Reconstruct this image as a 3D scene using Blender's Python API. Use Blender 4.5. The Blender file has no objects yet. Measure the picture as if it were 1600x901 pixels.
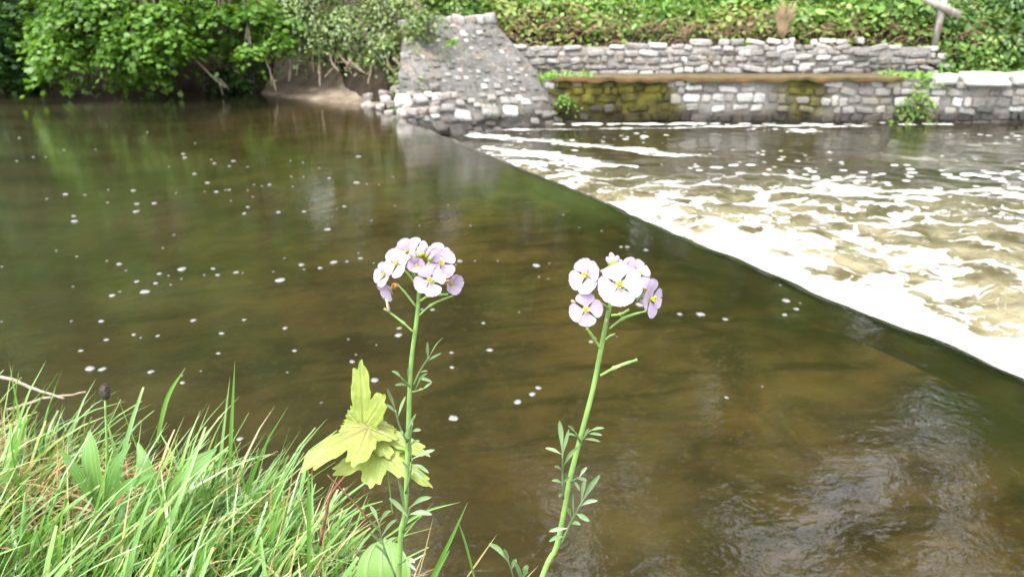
import bpy, math, random
import numpy as np
from mathutils import Vector, Matrix

random.seed(7)
rng = np.random.default_rng(11)
R = math.radians
SC = bpy.context.scene
COL = SC.collection

# ------------------------------------------------------------------ camera, sky, sun, exposure
CAM_Z, PITCH, FPX = 1.40, R(20.0), 1150.0
cd = bpy.data.cameras.new('camera')
cam = bpy.data.objects.new('camera', cd)
COL.objects.link(cam)
cam.location = (0, 0, CAM_Z)
cam.rotation_euler = (R(90) - PITCH, 0, 0)
cd.sensor_width = 36.0
cd.lens = FPX / 1600 * 36
cd.clip_start, cd.clip_end = 0.02, 2000
cd.dof.use_dof = True
cd.dof.focus_distance = 0.54
cd.dof.aperture_fstop = 14.0
SC.camera = cam

SUN_EL, SUN_AZ = R(66), R(215)          # behind the camera, a little to the left
w = bpy.data.worlds.new('World')
SC.world = w
w.use_nodes = True
nt = w.node_tree
nt.nodes.clear()
sky = nt.nodes.new('ShaderNodeTexSky')
sky.sky_type = 'NISHITA'
sky.sun_disc = False
sky.sun_elevation = SUN_EL
sky.sun_rotation = SUN_AZ
sky.dust_density = 4.0
hs = nt.nodes.new('ShaderNodeHueSaturation')
hs.inputs['Saturation'].default_value = 0.22
hs.inputs['Value'].default_value = 1.9
bg = nt.nodes.new('ShaderNodeBackground')
bg.inputs['Strength'].default_value = 0.14
wo = nt.nodes.new('ShaderNodeOutputWorld')
nt.links.new(sky.outputs[0], hs.inputs['Color'])
nt.links.new(hs.outputs[0], bg.inputs['Color'])
nt.links.new(bg.outputs[0], wo.inputs['Surface'])

sl = bpy.data.lights.new('sun', 'SUN')
sl.energy = 1.0
sl.angle = R(20)
sl.color = (1.0, 0.96, 0.9)
sun = bpy.data.objects.new('sun', sl)
COL.objects.link(sun)
sd = Vector((math.sin(SUN_AZ) * math.cos(SUN_EL), math.cos(SUN_AZ) * math.cos(SUN_EL), math.sin(SUN_EL)))
sun.rotation_euler = sd.to_track_quat('Z', 'Y').to_euler()
sun.location = (0, -5, 30)

SC.view_settings.view_transform = 'Standard'
SC.view_settings.look = 'None'
SC.view_settings.gamma = 1.0
SC.view_settings.exposure = 2.05
SC.render.engine = 'CYCLES'
SC.cycles.use_denoising = True
SC.cycles.max_bounces = 8
SC.cycles.diffuse_bounces = 3
SC.cycles.glossy_bounces = 3
SC.cycles.transmission_bounces = 4
SC.cycles.transparent_max_bounces = 8
SC.cycles.sample_clamp_indirect = 3.0

# ------------------------------------------------------------------ helpers
CP, SP = math.cos(PITCH), math.sin(PITCH)


def ray(px, py):
    u, v = (px - 800) / FPX, (450 - py) / FPX
    return np.array((u, CP + v * SP, -SP + v * CP))


def at(px, py, Y):
    d = ray(px, py)
    p = d * (Y / d[1])
    p[2] += CAM_Z
    return p


def onz(px, py, z=0.0):
    d = ray(px, py)
    p = d * ((z - CAM_Z) / d[2])
    p[2] += CAM_Z
    return p


def unit(v):
    v = np.asarray(v, float)
    return v / np.maximum(np.linalg.norm(v, axis=-1, keepdims=True), 1e-9)


def _h(i, j, k, seed):
    n = (i * 374761393 + j * 668265263 + k * 1274126177 + seed * 974634777) & 0xFFFFFFFF
    n = ((n ^ (n >> 13)) * 1274126177) & 0xFFFFFFFF
    return ((n ^ (n >> 16)) & 0xFFFF) / 65535.0


def vnoise(x, y, z=0.0, seed=0):
    x, y, z = np.broadcast_arrays(np.asarray(x, float), np.asarray(y, float), np.asarray(z, float))
    i, j, k = np.floor(x).astype(np.int64), np.floor(y).astype(np.int64), np.floor(z).astype(np.int64)
    fx, fy, fz = x - i, y - j, z - k
    fx, fy, fz = [f * f * (3 - 2 * f) for f in (fx, fy, fz)]
    r = 0
    for a in (0, 1):
        for b in (0, 1):
            for c in (0, 1):
                r = r + _h(i + a, j + b, k + c, seed) * (fx if a else 1 - fx) * (fy if b else 1 - fy) * (fz if c else 1 - fz)
    return r


def fbm(x, y, z=0.0, seed=0, o=4):
    r, a, t = 0, 1, 0
    for q in range(o):
        r = r + a * vnoise(np.asarray(x) * 2 ** q, np.asarray(y) * 2 ** q, np.asarray(z) * 2 ** q, seed + q)
        t += a
        a *= .5
    return r / t


def sstep(a, b, x):
    t = np.clip((np.asarray(x, float) - a) / (b - a), 0, 1)
    return t * t * (3 - 2 * t)


def mesh(name, V, F, mat=None, parent=None, attrs=None, smooth=True):
    """V (n,3); F list of faces or (m,k) array; attrs {name: per-vertex floats}"""
    V = np.asarray(V, np.float32).reshape(-1, 3)
    me = bpy.data.meshes.new(name)
    if isinstance(F, np.ndarray):
        F = [F]
    if len(F) and isinstance(F[0], np.ndarray):
        loops = np.concatenate([f.ravel() for f in F]).astype(np.int32)
        tot = np.concatenate([np.full(len(f), f.shape[1]) for f in F]).astype(np.int32)
    else:
        loops = np.array([i for f in F for i in f], np.int32)
        tot = np.array([len(f) for f in F], np.int32)
    start = np.concatenate(([0], np.cumsum(tot)[:-1])).astype(np.int32)
    me.vertices.add(len(V))
    me.vertices.foreach_set('co', V.ravel())
    me.loops.add(len(loops))
    me.loops.foreach_set('vertex_index', loops)
    me.polygons.add(len(tot))
    me.polygons.foreach_set('loop_start', start)
    me.polygons.foreach_set('loop_total', tot)
    if smooth:
        me.polygons.foreach_set('use_smooth', np.ones(len(tot), bool))
    for k, a in (attrs or {}).items():
        at_ = me.attributes.new(k, 'FLOAT', 'POINT')
        at_.data.foreach_set('value', np.asarray(a, np.float32).ravel())
    me.update(calc_edges=True)
    me.validate()
    if mat:
        me.materials.append(mat)
    o = bpy.data.objects.new(name, me)
    COL.objects.link(o)
    if parent is not None:
        o.parent = parent
        o.matrix_parent_inverse = Matrix.Translation(parent.location).inverted()
    return o


def tag(o, label=None, cat=None, group=None, kind=None):
    for k, v in (('label', label), ('category', cat), ('group', group), ('kind', kind)):
        if v:
            o[k] = v
    return o


def thing(name, loc, label, cat, group=None):
    o = bpy.data.objects.new(name, None)
    COL.objects.link(o)
    o.location = tuple(loc)
    o.empty_display_size = 0.05
    return tag(o, label, cat, group)


class MB:
    """collects pieces into one mesh"""

    def __init__(s):
        s.V, s.F, s.A, s.n = [], [], {}, 0

    def add(s, V, F, **attrs):
        V = np.asarray(V, float).reshape(-1, 3)
        s.V.append(V)
        s.F += [tuple(int(i) + s.n for i in f) for f in F]
        for k in set(s.A) | set(attrs):
            if k not in s.A:
                s.A[k] = [np.zeros(s.n)] if s.n else []
            a = attrs.get(k, 0.0)
            s.A[k].append(np.broadcast_to(np.asarray(a, float), (len(V),)))
        s.n += len(V)

    def tube(s, P, r, k=6, cap=True, **attrs):
        P = np.asarray(P, float)
        n = len(P)
        r = np.broadcast_to(np.asarray(r, float), (n,)) if np.ndim(r) == 0 or len(np.atleast_1d(r)) == n else np.interp(np.linspace(0, 1, n), np.linspace(0, 1, len(r)), r)
        T = unit(np.gradient(P, axis=0))
        ref = np.array((0, 0, 1.)) if abs(T[0][2]) < .9 else np.array((1., 0, 0))
        X = unit(np.cross(T[0], ref))
        V = []
        for i in range(n):
            X = unit(X - T[i] * np.dot(X, T[i]))
            Y = np.cross(T[i], X)
            for j in range(k):
                a = 2 * math.pi * j / k
                V.append(P[i] + r[i] * (X * math.cos(a) + Y * math.sin(a)))
        F = [(i * k + j, i * k + (j + 1) % k, (i + 1) * k + (j + 1) % k, (i + 1) * k + j) for i in range(n - 1) for j in range(k)]
        if cap:
            F += [tuple(range(k))[::-1], tuple(range((n - 1) * k, n * k))]
        s.add(V, F, **attrs)

    def build(s, name, mat, parent=None, smooth=True):
        return mesh(name, np.concatenate(s.V), s.F, mat, parent, {k: np.concatenate(v) for k, v in s.A.items()}, smooth)


def curve(pts, n=12):
    """Catmull-Rom through the points"""
    P = np.asarray(pts, float)
    P = np.vstack((2 * P[0] - P[1], P, 2 * P[-1] - P[-2]))
    m = len(P) - 3
    out = []
    for q in np.linspace(0, m, n):
        i = min(int(q), m - 1)
        t = q - i
        a, b, c, d = P[i:i + 4]
        out.append(.5 * (2 * b + (c - a) * t + (2 * a - 5 * b + 4 * c - d) * t * t + (3 * b - a - 3 * c + d) * t ** 3))
    return np.array(out)


# ------------------------------------------------------------------ material helpers
ALB = .58          # brings all the colours below to their real reflectance


class Mat:
    def __init__(s, name):
        s.m = bpy.data.materials.new(name)
        s.m.use_nodes = True
        s.t = s.m.node_tree
        s.t.nodes.clear()
        s.out = s.t.nodes.new('ShaderNodeOutputMaterial')

    def n(s, kind, inp=None, **props):
        nd = s.t.nodes.new('ShaderNode' + kind)
        for k, v in props.items():
            setattr(nd, k, v)
        for k, v in (inp or {}).items():
            s.set(nd.inputs[k], v)
        return nd

    def set(s, sock, v):
        if isinstance(v, bpy.types.NodeSocket):
            s.t.links.new(v, sock)
        elif isinstance(v, bpy.types.Node):
            s.t.links.new(v.outputs[0], sock)
        else:
            if isinstance(v, tuple) and len(v) == 3 and sock.type == 'RGBA':
                v = v + (1,)
            sock.default_value = v

    def math(s, op, a, b=0.0, c=0.0, clamp=False):
        nd = s.n('Math', {0: a, 1: b, 2: c}, operation=op)
        nd.use_clamp = clamp
        return nd.outputs[0]

    def mix(s, f, a, b, mode='MIX'):
        nd = s.n('Mix', data_type='RGBA', blend_type=mode)
        if mode == 'MIX':
            a, b = [tuple(x * ALB for x in q) if isinstance(q, tuple) else q for q in (a, b)]
        s.set(nd.inputs[0], f)
        s.set(nd.inputs[6], a)
        s.set(nd.inputs[7], b)
        return nd.outputs[2]

    def attr(s, name):
        return s.n('Attribute', attribute_name=name).outputs['Fac']

    def pos(s, scale=(1, 1, 1), rot=(0, 0, 0)):
        g = s.n('NewGeometry').outputs['Position']
        return s.n('Mapping', {'Vector': g, 'Scale': scale, 'Rotation': rot}).outputs[0]

    def noise(s, vec, scale=5, detail=4, rough=.55, dist=0.0):
        return s.n('TexNoise', {'Vector': vec, 'Scale': scale, 'Detail': detail, 'Roughness': rough, 'Distortion': dist}).outputs[0]

    def ramp(s, f, *stops):
        nd = s.n('ValToRGB', {0: f})
        e = nd.color_ramp.elements
        while len(e) < len(stops):
            e.new(.5)
        for i, (p, c) in enumerate(stops):
            e[i].position = p
            e[i].color = tuple(x * ALB for x in c[:3]) + (1,)
        return nd.outputs[0]

    def rng(s, v, a, b, c=0.0, d=1.0, smooth=True):
        nd = s.n('MapRange', {0: v, 1: a, 2: b, 3: c, 4: d})
        nd.interpolation_type = 'SMOOTHSTEP' if smooth else 'LINEAR'
        return nd.outputs[0]

    def bump(s, h, strength=.5, dist=.01):
        return s.n('Bump', {'Height': h, 'Strength': strength, 'Distance': dist}).outputs[0]

    def surf(s, sh):
        s.set(s.out.inputs[0], sh)
        return s.m

    def principled(s, col, rough=.6, spec=.3, normal=None, **kw):
        inp = {'Base Color': col, 'Roughness': rough, 'Specular IOR Level': spec}
        if normal is not None:
            inp['Normal'] = normal
        inp.update(kw)
        return s.n('BsdfPrincipled', inp)


def leaf_mat(name, stops, trans=.42, rough=.45, spec=.3, tcol=None, var=3.0):
    m = Mat(name)
    t = m.attr('tint')
    c = m.ramp(t, *stops)
    n = m.noise(m.pos(), var, 2)
    c = m.mix(m.rng(n, .3, .7, 0, .35), c, m.mix(1.0, c, (.75, .9, .6), 'MULTIPLY'))
    p = m.principled(c, rough, spec)
    tr = m.n('BsdfTranslucent', {'Color': m.mix(1.0, c, tcol or (1.3, 1.35, .55), 'MULTIPLY')})
    return m.surf(m.n('MixShader', {0: trans, 1: p, 2: tr}))


def plain(name, col, rough=.6, spec=.3, trans=0.0, var=.25, scale=60):
    m = Mat(name)
    n = m.noise(m.pos(), scale, 3)
    c = m.mix(m.rng(n, .3, .7), tuple(x * (1 - var) for x in col), tuple(min(1, x * (1 + var)) for x in col))
    p = m.principled(c, rough, spec)
    if trans:
        tr = m.n('BsdfTranslucent', {'Color': c})
        return m.surf(m.n('MixShader', {0: trans, 1: p, 2: tr}))
    return m.surf(p)


M = {}
# sycamore, hawthorn, undergrowth foliage
M['sycamore_leaf'] = leaf_mat('sycamore_leaf', [(0, (.06, .15, .018)), (.5, (.125, .27, .032)), (1, (.215, .37, .065))], var=1.0)
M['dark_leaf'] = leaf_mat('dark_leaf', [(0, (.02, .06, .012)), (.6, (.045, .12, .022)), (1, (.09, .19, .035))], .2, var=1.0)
M['grey_leaf'] = leaf_mat('grey_leaf', [(0, (.07, .11, .04)), (.5, (.15, .22, .065)), (.85, (.24, .32, .09)), (1, (.30, .27, .13))], .25, var=1.5)
M['bank_leaf'] = leaf_mat('bank_leaf', [(0, (.06, .14, .025)), (.4, (.15, .28, .045)), (.7, (.24, .37, .07)), (.86, (.28, .26, .10)), (1, (.30, .17, .10))], .25, var=1.2)
M['bright_grass'] = leaf_mat('bright_grass', [(0, (.10, .22, .03)), (.6, (.19, .36, .05)), (1, (.27, .42, .09))], .25, var=2)
M['dry_leaf'] = leaf_mat('dry_leaf', [(0, (.24, .15, .09)), (.5, (.36, .25, .15)), (1, (.5, .38, .24))], .15, .7, .1, (1, .9, .7))


def bark_mat(name, a, b):
    m = Mat(name)
    n = m.noise(m.pos((6, 6, 1.5)), 3, 5)
    return m.surf(m.principled(m.mix(m.rng(n, .3, .7), a, b), .85, .15, m.bump(n, .7, .03)))


M['bark'] = bark_mat('bark', (.06, .05, .035), (.16, .13, .09))
M['pale_stick'] = bark_mat('pale_stick', (.22, .17, .12), (.40, .33, .25))
M['grey_wood'] = bark_mat('grey_wood', (.30, .26, .22), (.46, .41, .36))


def earth_mat():
    m = Mat('earth')
    n = m.noise(m.pos(), 1.3, 6)
    n2 = m.noise(m.pos(), 9, 5)
    c = m.mix(m.rng(n, .35, .65), (.020, .015, .010), (.055, .041, .027))
    c = m.mix(m.rng(n2, .55, .75, 0, .4), c, (.10, .08, .055))
    return m.surf(m.principled(c, .9, .1, m.bump(n2, .8, .05)))


M['earth'] = earth_mat()


def mud_mat():
    m = Mat('mud')
    n = m.noise(m.pos(), 3, 6)
    c = m.mix(m.rng(n, .3, .7), (.10, .075, .05), (.21, .17, .125))
    return m.surf(m.principled(c, .8, .2, m.bump(n, .5, .04)))


M['mud'] = mud_mat()


def bed_mat():
    m = Mat('riverbed')
    ang = math.atan2(.404, .915)          # streaks run with the flow, square to the weir
    st = m.noise(m.pos((.9, 6, 1), (0, 0, -ang)), 1.2, 5, .6)
    n = m.noise(m.pos(), .8, 4)
    f = m.noise(m.pos(), 14, 5, .65)
    nb_ = m.noise(m.pos(), 2.6, 6, .62, .5)
    c = m.mix(m.math('ADD', m.math('MULTIPLY', m.rng(n, .38, .62), .4), m.math('MULTIPLY', m.rng(nb_, .38, .62), .6)), (.050, .045, .026), (.195, .165, .085))
    c = m.mix(m.rng(st, .5, .68, 0, .8), c, (.035, .036, .015))
    c = m.mix(m.rng(st, .32, .44, .4, 0), c, (.15, .105, .04))
    c = m.mix(m.rng(f, .54, .70, 0, .6), c, (.20, .175, .095))
    c = m.mix(m.rng(m.noise(m.pos(), 34, 4, .6), .60, .72, 0, .6), c, (.24, .21, .12))
    w_ = m.attr('weed')
    c = m.mix(m.math('MULTIPLY', w_, m.rng(m.noise(m.pos((1, 1, 1)), 1.8, 4), .30, .62), clamp=True), c, (.034, .042, .017))
    return m.surf(m.principled(c, .9, .1, m.bump(f, .5, .03)))


M['bed'] = bed_mat()


def water_mat():
    m = Mat('water')
    ang = math.atan2(.404, .915)
    foam, aer, calm = m.attr('foam'), m.attr('aer'), m.attr('calm')
    # ripples
    w1 = m.noise(m.pos((1, 1, 1), (0, 0, -ang)), 1.7, 3, .5, .4)
    w2 = m.noise(m.pos((1.0, 1.3, 1), (0, 0, -ang)), 9.0, 4, .6, .8)
    w3 = m.noise(m.pos(), 26, 2, .5)
    h = m.math('ADD', m.math('MULTIPLY', w1, .0055), m.math('ADD', m.math('MULTIPLY', w2, .0026), m.math('MULTIPLY', w3, .0015)))
    rough_h = m.math('MULTIPLY', m.noise(m.pos(), 5, 5, .6, .6), m.math('MULTIPLY', aer, .05))
    nrm = m.n('Bump', {'Height': m.math('ADD', h, rough_h), 'Strength': .55, 'Distance': 1.0}).outputs[0]
    # body: clear brown water with suspended silt, aerated tan in the churn
    silt_n = m.noise(m.pos((.6, 1.5, 1)), .7, 4)
    siltc = m.mix(m.rng(silt_n, .35, .65), (.027, .025, .0125), (.046, .042, .020))
    a_n = m.noise(m.pos((1, 1, 1)), 2.2, 4, .6, .8)
    siltc = m.mix(aer, siltc, m.mix(m.rng(a_n, .35, .65), (.095, .078, .036), (.30, .26, .155)))
    body = m.n('MixShader', {0: m.math('MAXIMUM', m.rng(calm, 0, 1, .14, .78, False), m.math('MULTIPLY', aer, .95)),
                             1: m.n('BsdfTransparent', {'Color': (.66, .60, .42)}),
                             2: m.n('BsdfDiffuse', {'Color': siltc})})
    fr = m.n('Fresnel', {'IOR': 1.48, 'Normal': nrm}).outputs[0]
    gl = m.n('BsdfGlossy', {'Color': (1, 1, 1), 'Roughness': .012, 'Normal': nrm})
    water = m.n('MixShader', {0: fr, 1: body, 2: gl})
    # foam: veins in the churn, clumped bubbles on the slack water
    wn = m.n('TexNoise', {'Vector': m.pos(), 'Scale': 1.1, 'Detail': 4, 'Roughness': .6})
    wv_ = m.n('VectorMath', {0: wn.outputs['Color'], 1: (.5, .5, .5)}, operation='SUBTRACT')
    wv_ = m.n('VectorMath', {0: wv_.outputs[0], 1: (1.5, 1.1, 0)}, operation='MULTIPLY')
    wp = m.n('VectorMath', {0: m.pos((.55, 1.05, 1), (0, 0, -.22)), 1: wv_.outputs[0]}, operation='ADD').outputs[0]
    e1 = m.n('TexVoronoi', {'Vector': wp, 'Scale': 1.15}, feature='DISTANCE_TO_EDGE').outputs['Distance']
    e2 = m.n('TexVoronoi', {'Vector': wp, 'Scale': 3.4}, feature='DISTANCE_TO_EDGE').outputs['Distance']
    fine = m.noise(m.pos(), 14, 5, .65)
    brk = m.noise(m.pos((.8, 1.3, 1)), 2.4, 4, .6)
    wd1 = m.math('MULTIPLY', foam, m.rng(brk, .34, .72, .03, .46))
    wd2 = m.math('MULTIPLY', foam, m.rng(brk, .46, .74, .0, .34))
    l1 = m.math('SUBTRACT', 1.0, m.math('DIVIDE', e1, m.math('ADD', wd1, .004)), clamp=True)
    l2 = m.math('SUBTRACT', 1.0, m.math('DIVIDE', e2, m.math('ADD', wd2, .004)), clamp=True)
    lace = m.math('MAXIMUM', l1, m.math('MULTIPLY', l2, .85))
    lace = m.math('MULTIPLY', lace, m.math('ADD', .55, fine))
    lace = m.math('MULTIPLY', m.rng(lace, .02, 1.05), m.rng(foam, .04, .36))
    solid = m.rng(m.math('ADD', foam, m.math('MULTIPLY', m.math('SUBTRACT', m.math('ADD', m.math('MULTIPLY', brk, .7), m.math('MULTIPLY', fine, .3)), .5), 1.3)), .60, 1.22)
    fa = m.math('MAXIMUM', m.math('MULTIPLY', lace, .95), solid)
    # clumps on slack water
    vo = m.n('TexVoronoi', {'Vector': m.pos((.7, 1.0, 1)), 'Scale': 6.0, 'Randomness': 1.0}).outputs['Distance']
    cl = m.noise(m.pos((.5, 1, 1)), 1.4, 4, .6)
    sl_ = m.attr('scum')
    spot = m.rng(m.math('SUBTRACT', m.math('MULTIPLY', m.math('MULTIPLY', cl, 1.2), sl_), m.math('MULTIPLY', vo, .75)), .08, .16)
    fa = m.math('MAXIMUM', fa, m.math('MULTIPLY', spot, .92))
    fb = m.bump(fine, .7, .05)
    fo = m.principled(m.mix(m.rng(a_n, .3, .7), (.86, .84, .76), (.93, .92, .90)), .6, .3, fb)
    return m.surf(m.n('MixShader', {0: fa, 1: water, 2: fo}))


M['water'] = water_mat()


def stone_mat(name='stone', dark=(.10, .095, .085), mid=(.27, .255, .235), light=(.68, .66, .63)):
    m = Mat(name)
    t = m.attr('tint')
    n = m.noise(m.pos(), 16, 6, .65)
    n2 = m.noise(m.pos(), 4, 4)
    v = m.math('ADD', m.math('MULTIPLY', t, .8), m.math('MULTIPLY', m.math('SUBTRACT', n, .5), .9), clamp=True)
    c = m.ramp(v, (0, dark), (.45, mid), (1, light))
    c = m.mix(m.rng(n2, .55, .75, 0, .5), c, (.36, .27, .19))
    mo = m.math('MULTIPLY', m.attr('moss'), m.rng(m.math('ADD', n, m.math('MULTIPLY', m.attr('moss'), .5)), .55, .8))
    mc = m.ramp(n2, (.3, (.022, .022, .005)), (.5, (.075, .066, .010)), (.74, (.17, .16, .018)))
    c = m.mix(mo, c, mc)
    c = m.mix(m.attr('wet'), c, m.mix(1.0, c, (.28, .26, .25), 'MULTIPLY'))
    return m.surf(m.principled(c, .85, .2, m.bump(n, .8, .03)))


M['stone'] = stone_mat()
M['rubble'] = stone_mat('rubble', (.09, .08, .07), (.25, .225, .20), (.50, .46, .42))
M['coping'] = stone_mat('coping', (.30, .28, .26), (.55, .53, .50), (.78, .76, .73))


def rust_mat():
    m = Mat('rusty_concrete')
    n = m.noise(m.pos((1, 6, 6)), 2.5, 5)
    g = m.noise(m.pos(), 7, 5)
    c = m.mix(m.rng(n, .35, .65), (.065, .034, .015), (.15, .075, .026))
    c = m.mix(m.rng(g, .45, .62, 0, .8), c, (.075, .075, .022))
    up = m.n('SeparateXYZ', {0: m.n('NewGeometry').outputs['Normal']}).outputs[2]
    c = m.mix(m.rng(up, .6, .9), c, m.mix(m.rng(g, .4, .6), (.075, .068, .030), (.14, .095, .05)))
    return m.surf(m.principled(c, .8, .2, m.bump(g, .5, .02)))


M['rust'] = rust_mat()


# foreground plants
def grass_mat():
    m = Mat('grass_blade')
    t, l = m.attr('tint'), m.attr('along')
    c = m.ramp(t, (0, (.07, .17, .03)), (.45, (.145, .32, .06)), (.75, (.235, .44, .11)), (.93, (.30, .40, .10)), (1, (.52, .42, .20)))
    c = m.mix(m.rng(l, 0, .35, .75, 0), c, (.34, .36, .13))
    c = m.mix(m.rng(l, .9, 1.0, 0, .5), c, (.42, .38, .16))
    p = m.principled(c, .33, .6)
    tr = m.n('BsdfTranslucent', {'Color': m.mix(1.0, c, (1.25, 1.3, .5), 'MULTIPLY')})
    return m.surf(m.n('MixShader', {0: .32, 1: p, 2: tr}))


M['grass'] = grass_mat()
M['thatch'] = leaf_mat('thatch', [(0, (.22, .13, .06)), (.5, (.42, .28, .13)), (1, (.60, .46, .26))], .15, .7, .15, (1, .9, .7), 20)
M['stem'] = plain('stem_green', (.25, .43, .11), .45, .35, .12, .18, 90)
M['leaflet'] = plain('leaflet_green', (.17, .27, .11), .42, .4, .25, .22, 70)
M['calyx'] = plain('calyx_green', (.36, .44, .05), .5, .3, .25, .2, 200)
M['orange_calyx'] = plain('calyx_orange', (.62, .26, .07), .5, .3, .2, .2, 200)
M['stamen'] = plain('stamen_yellow', (.62, .55, .08), .5, .3, .2, .2, 300)
M['withered'] = plain('withered', (.52, .42, .30), .7, .2, .1, .2, 200)
M['red_twig'] = plain('red_twig', (.20, .085, .05), .55, .3, 0, .3, 120)
M['plantain'] = None
M['seed_head'] = plain('seed_head', (.035, .028, .016), .7, .3, 0, .4, 600)
M['foam'] = plain('foam_white', (.21, .21, .195), .4, .4, .0, .14, 90)


def petal_mat():
    m = Mat('petal')
    u, s_, t = m.attr('pu'), m.attr('ps'), m.attr('tint')
    v = m.math('SINE', m.math('MULTIPLY', s_, 17.0))
    v = m.rng(v, .55, 1.0)
    v = m.math('MULTIPLY', v, m.rng(u, .15, .75, .7, .12))
    c = m.mix(t, (.555, .475, .60), (.45, .32, .51))
    c = m.mix(m.rng(u, .0, .3, .55, 0), c, (.72, .78, .42))
    c = m.mix(v, c, (.36, .20, .48))
    p = m.principled(c, .5, .25)
    tr = m.n('BsdfTranslucent', {'Color': c})
    return m.surf(m.n('MixShader', {0: .35, 1: p, 2: tr}))


M['petal'] = petal_mat()
M['bud'] = plain('bud_lilac', (.62, .42, .66), .5, .3, .25, .15, 300)


def sapling_mat():
    m = Mat('sapling_leaf')
    v, rr, t = m.attr('vein'), m.attr('rad'), m.attr('tint')
    n = m.noise(m.pos(), 90, 4)
    c = m.mix(m.rng(n, .3, .7), (.26, .36, .065), (.39, .47, .11))
    c = m.mix(m.math('MULTIPLY', t, m.rng(rr, .1, .8, .8, .15)), c, (.42, .30, .14))
    c = m.mix(m.math('MULTIPLY', v, .7), c, (.48, .52, .20))
    p = m.principled(c, .5, .3, m.bump(m.math('ADD', n, m.math('MULTIPLY', v, 1.2)), .6, .0015))
    tr = m.n('BsdfTranslucent', {'Color': m.mix(1.0, c, (1.2, 1.2, .5), 'MULTIPLY')})
    return m.surf(m.n('MixShader', {0: .42, 1: p, 2: tr}))


M['sapling'] = sapling_mat()


def plantain_mat():
    m = Mat('plantain_leaf')
    s_, t = m.attr('ps'), m.attr('tint')
    v = m.rng(m.math('SINE', m.math('MULTIPLY', s_, 12.0)), .4, 1.0)
    c = m.mix(t, (.10, .25, .05), (.20, .36, .08))
    c = m.mix(m.math('MULTIPLY', v, .5), c, (.30, .42, .16))
    p = m.principled(c, .42, .4, m.bump(v, .5, .001))
    tr = m.n('BsdfTranslucent', {'Color': m.mix(1.0, c, (1.2, 1.3, .5), 'MULTIPLY')})
    return m.surf(m.n('MixShader', {0: .3, 1: p, 2: tr}))


M['plantain'] = plantain_mat()

# ------------------------------------------------------------------ setting: ground sheet, riverbed, water, banks
WF, WN = np.array((-1.39, 10.9)), np.array((2.17, 2.82))          # weir crest: far and near point
WT = (WN - WF) / np.linalg.norm(WN - WF)                           # along the crest, towards the camera
WD = np.array((-WT[1], WT[0]))                                     # downstream
DROP = 0.36


def sd_of(x, y):
    qx, qy = x - WF[0], y - WF[1]
    return qx * WT[0] + qy * WT[1], qx * WD[0] + qy * WD[1]


g = 400.0
ground = mesh('ground', [(-g, -g, -2.4), (g, -g, -2.4), (g, g, -2.4), (-g, g, -2.4)], [(0, 1, 2, 3)], M['earth'])
tag(ground, 'bare brown earth beneath the river valley', 'ground', kind='structure')


def axis(*segs):
    out = []
    for a, b, n in segs:
        out.append(np.linspace(a, b, n, endpoint=False))
    out.append([segs[-1][1]])
    return np.concatenate(out)


def grid_faces(n, m):
    i, j = np.meshgrid(np.arange(n - 1), np.arange(m - 1), indexing='ij')
    a = (i * m + j).ravel()
    return np.stack((a, a + m, a + m + 1, a + 1), 1)


# riverbed
S, D = np.meshgrid(axis((-22, -2, 40), (-2, 12, 90), (12, 20, 20)), axis((-34, -6, 40), (-6, -.2, 70), (-.2, .6, 12), (.6, 22, 40)), indexing='ij')
X, Y = WF[0] + S * WT[0] + D * WD[0], WF[1] + S * WT[1] + D * WD[1]
depth = .07 + .55 * sstep(0, 6, -D) + .22 * sstep(5, 12, -D)
Z = -depth + .10 * (fbm(X * .8, Y * .8, 0, 3) - .5) * sstep(0, 1.5, -D) + .05 * (fbm(X * 4, Y * 4, 0, 5) - .5) * sstep(0, 1, -D)
Z = np.where(D > 0, -.07 - 1.0 * sstep(0, .9, D), Z)
weed = 1.15 * np.exp(-((D + .25) / .42) ** 2) * sstep(-1, 1, S) + .8 * np.exp(-((D + 1.0) / .6) ** 2 - ((S - 3.6) / 1.2) ** 2)
bed = mesh('riverbed', np.stack((X, Y, Z), -1), grid_faces(*X.shape), M['bed'], attrs={'weed': np.clip(weed, 0, 1.7)})
tag(bed, 'brown silty riverbed with weed streaks under the clear water', 'riverbed', kind='structure')

# water: one sheet, level above the crest, curling over it and running out churned below
S, D = np.meshgrid(axis((-22, -2, 34), (-2, 10.5, 230), (10.5, 20, 24)), axis((-34, -3, 40), (-3, -.25, 24), (-.25, 1.0, 34), (1.0, 8.5, 150), (8.5, 22, 40)), indexing='ij')
X, Y = WF[0] + S * WT[0] + D * WD[0], WF[1] + S * WT[1] + D * WD[1]
wig = .10 * (fbm(S * .9, S * 0, 0, 21) - .5) + .07 * (fbm(S * 4, S * 0, 0, 23) - .5)
Dw = D + wig
z = -DROP * sstep(-.10, .55, Dw)
ext = .5 + .155 * np.clip(S + .2, 0, 9) ** 2
r = Dw / ext
below = sstep(.02, .20, Dw + .22 * (fbm(S * 9, D * 1.5, 0, 27) - .5))
patch = fbm(X * .55, Y * .8, 0, 31)
cov = np.interp(r, [0, .3, .7, 1.05, 1.6], [.52, .46, .35, .19, .0]) + (patch - .5) * .55 * sstep(.1, .5, r)
ww = .34 + .105 * np.clip(S, 0, 9)
cov = np.maximum(cov, 1.12 * (1 - sstep(.25 * ww, 2.0 * ww, Dw + 1.1 * ww * (fbm(S * 1.1, D * 1.5, 0, 41) - .5))) * sstep(-.2, .6, S))


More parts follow.
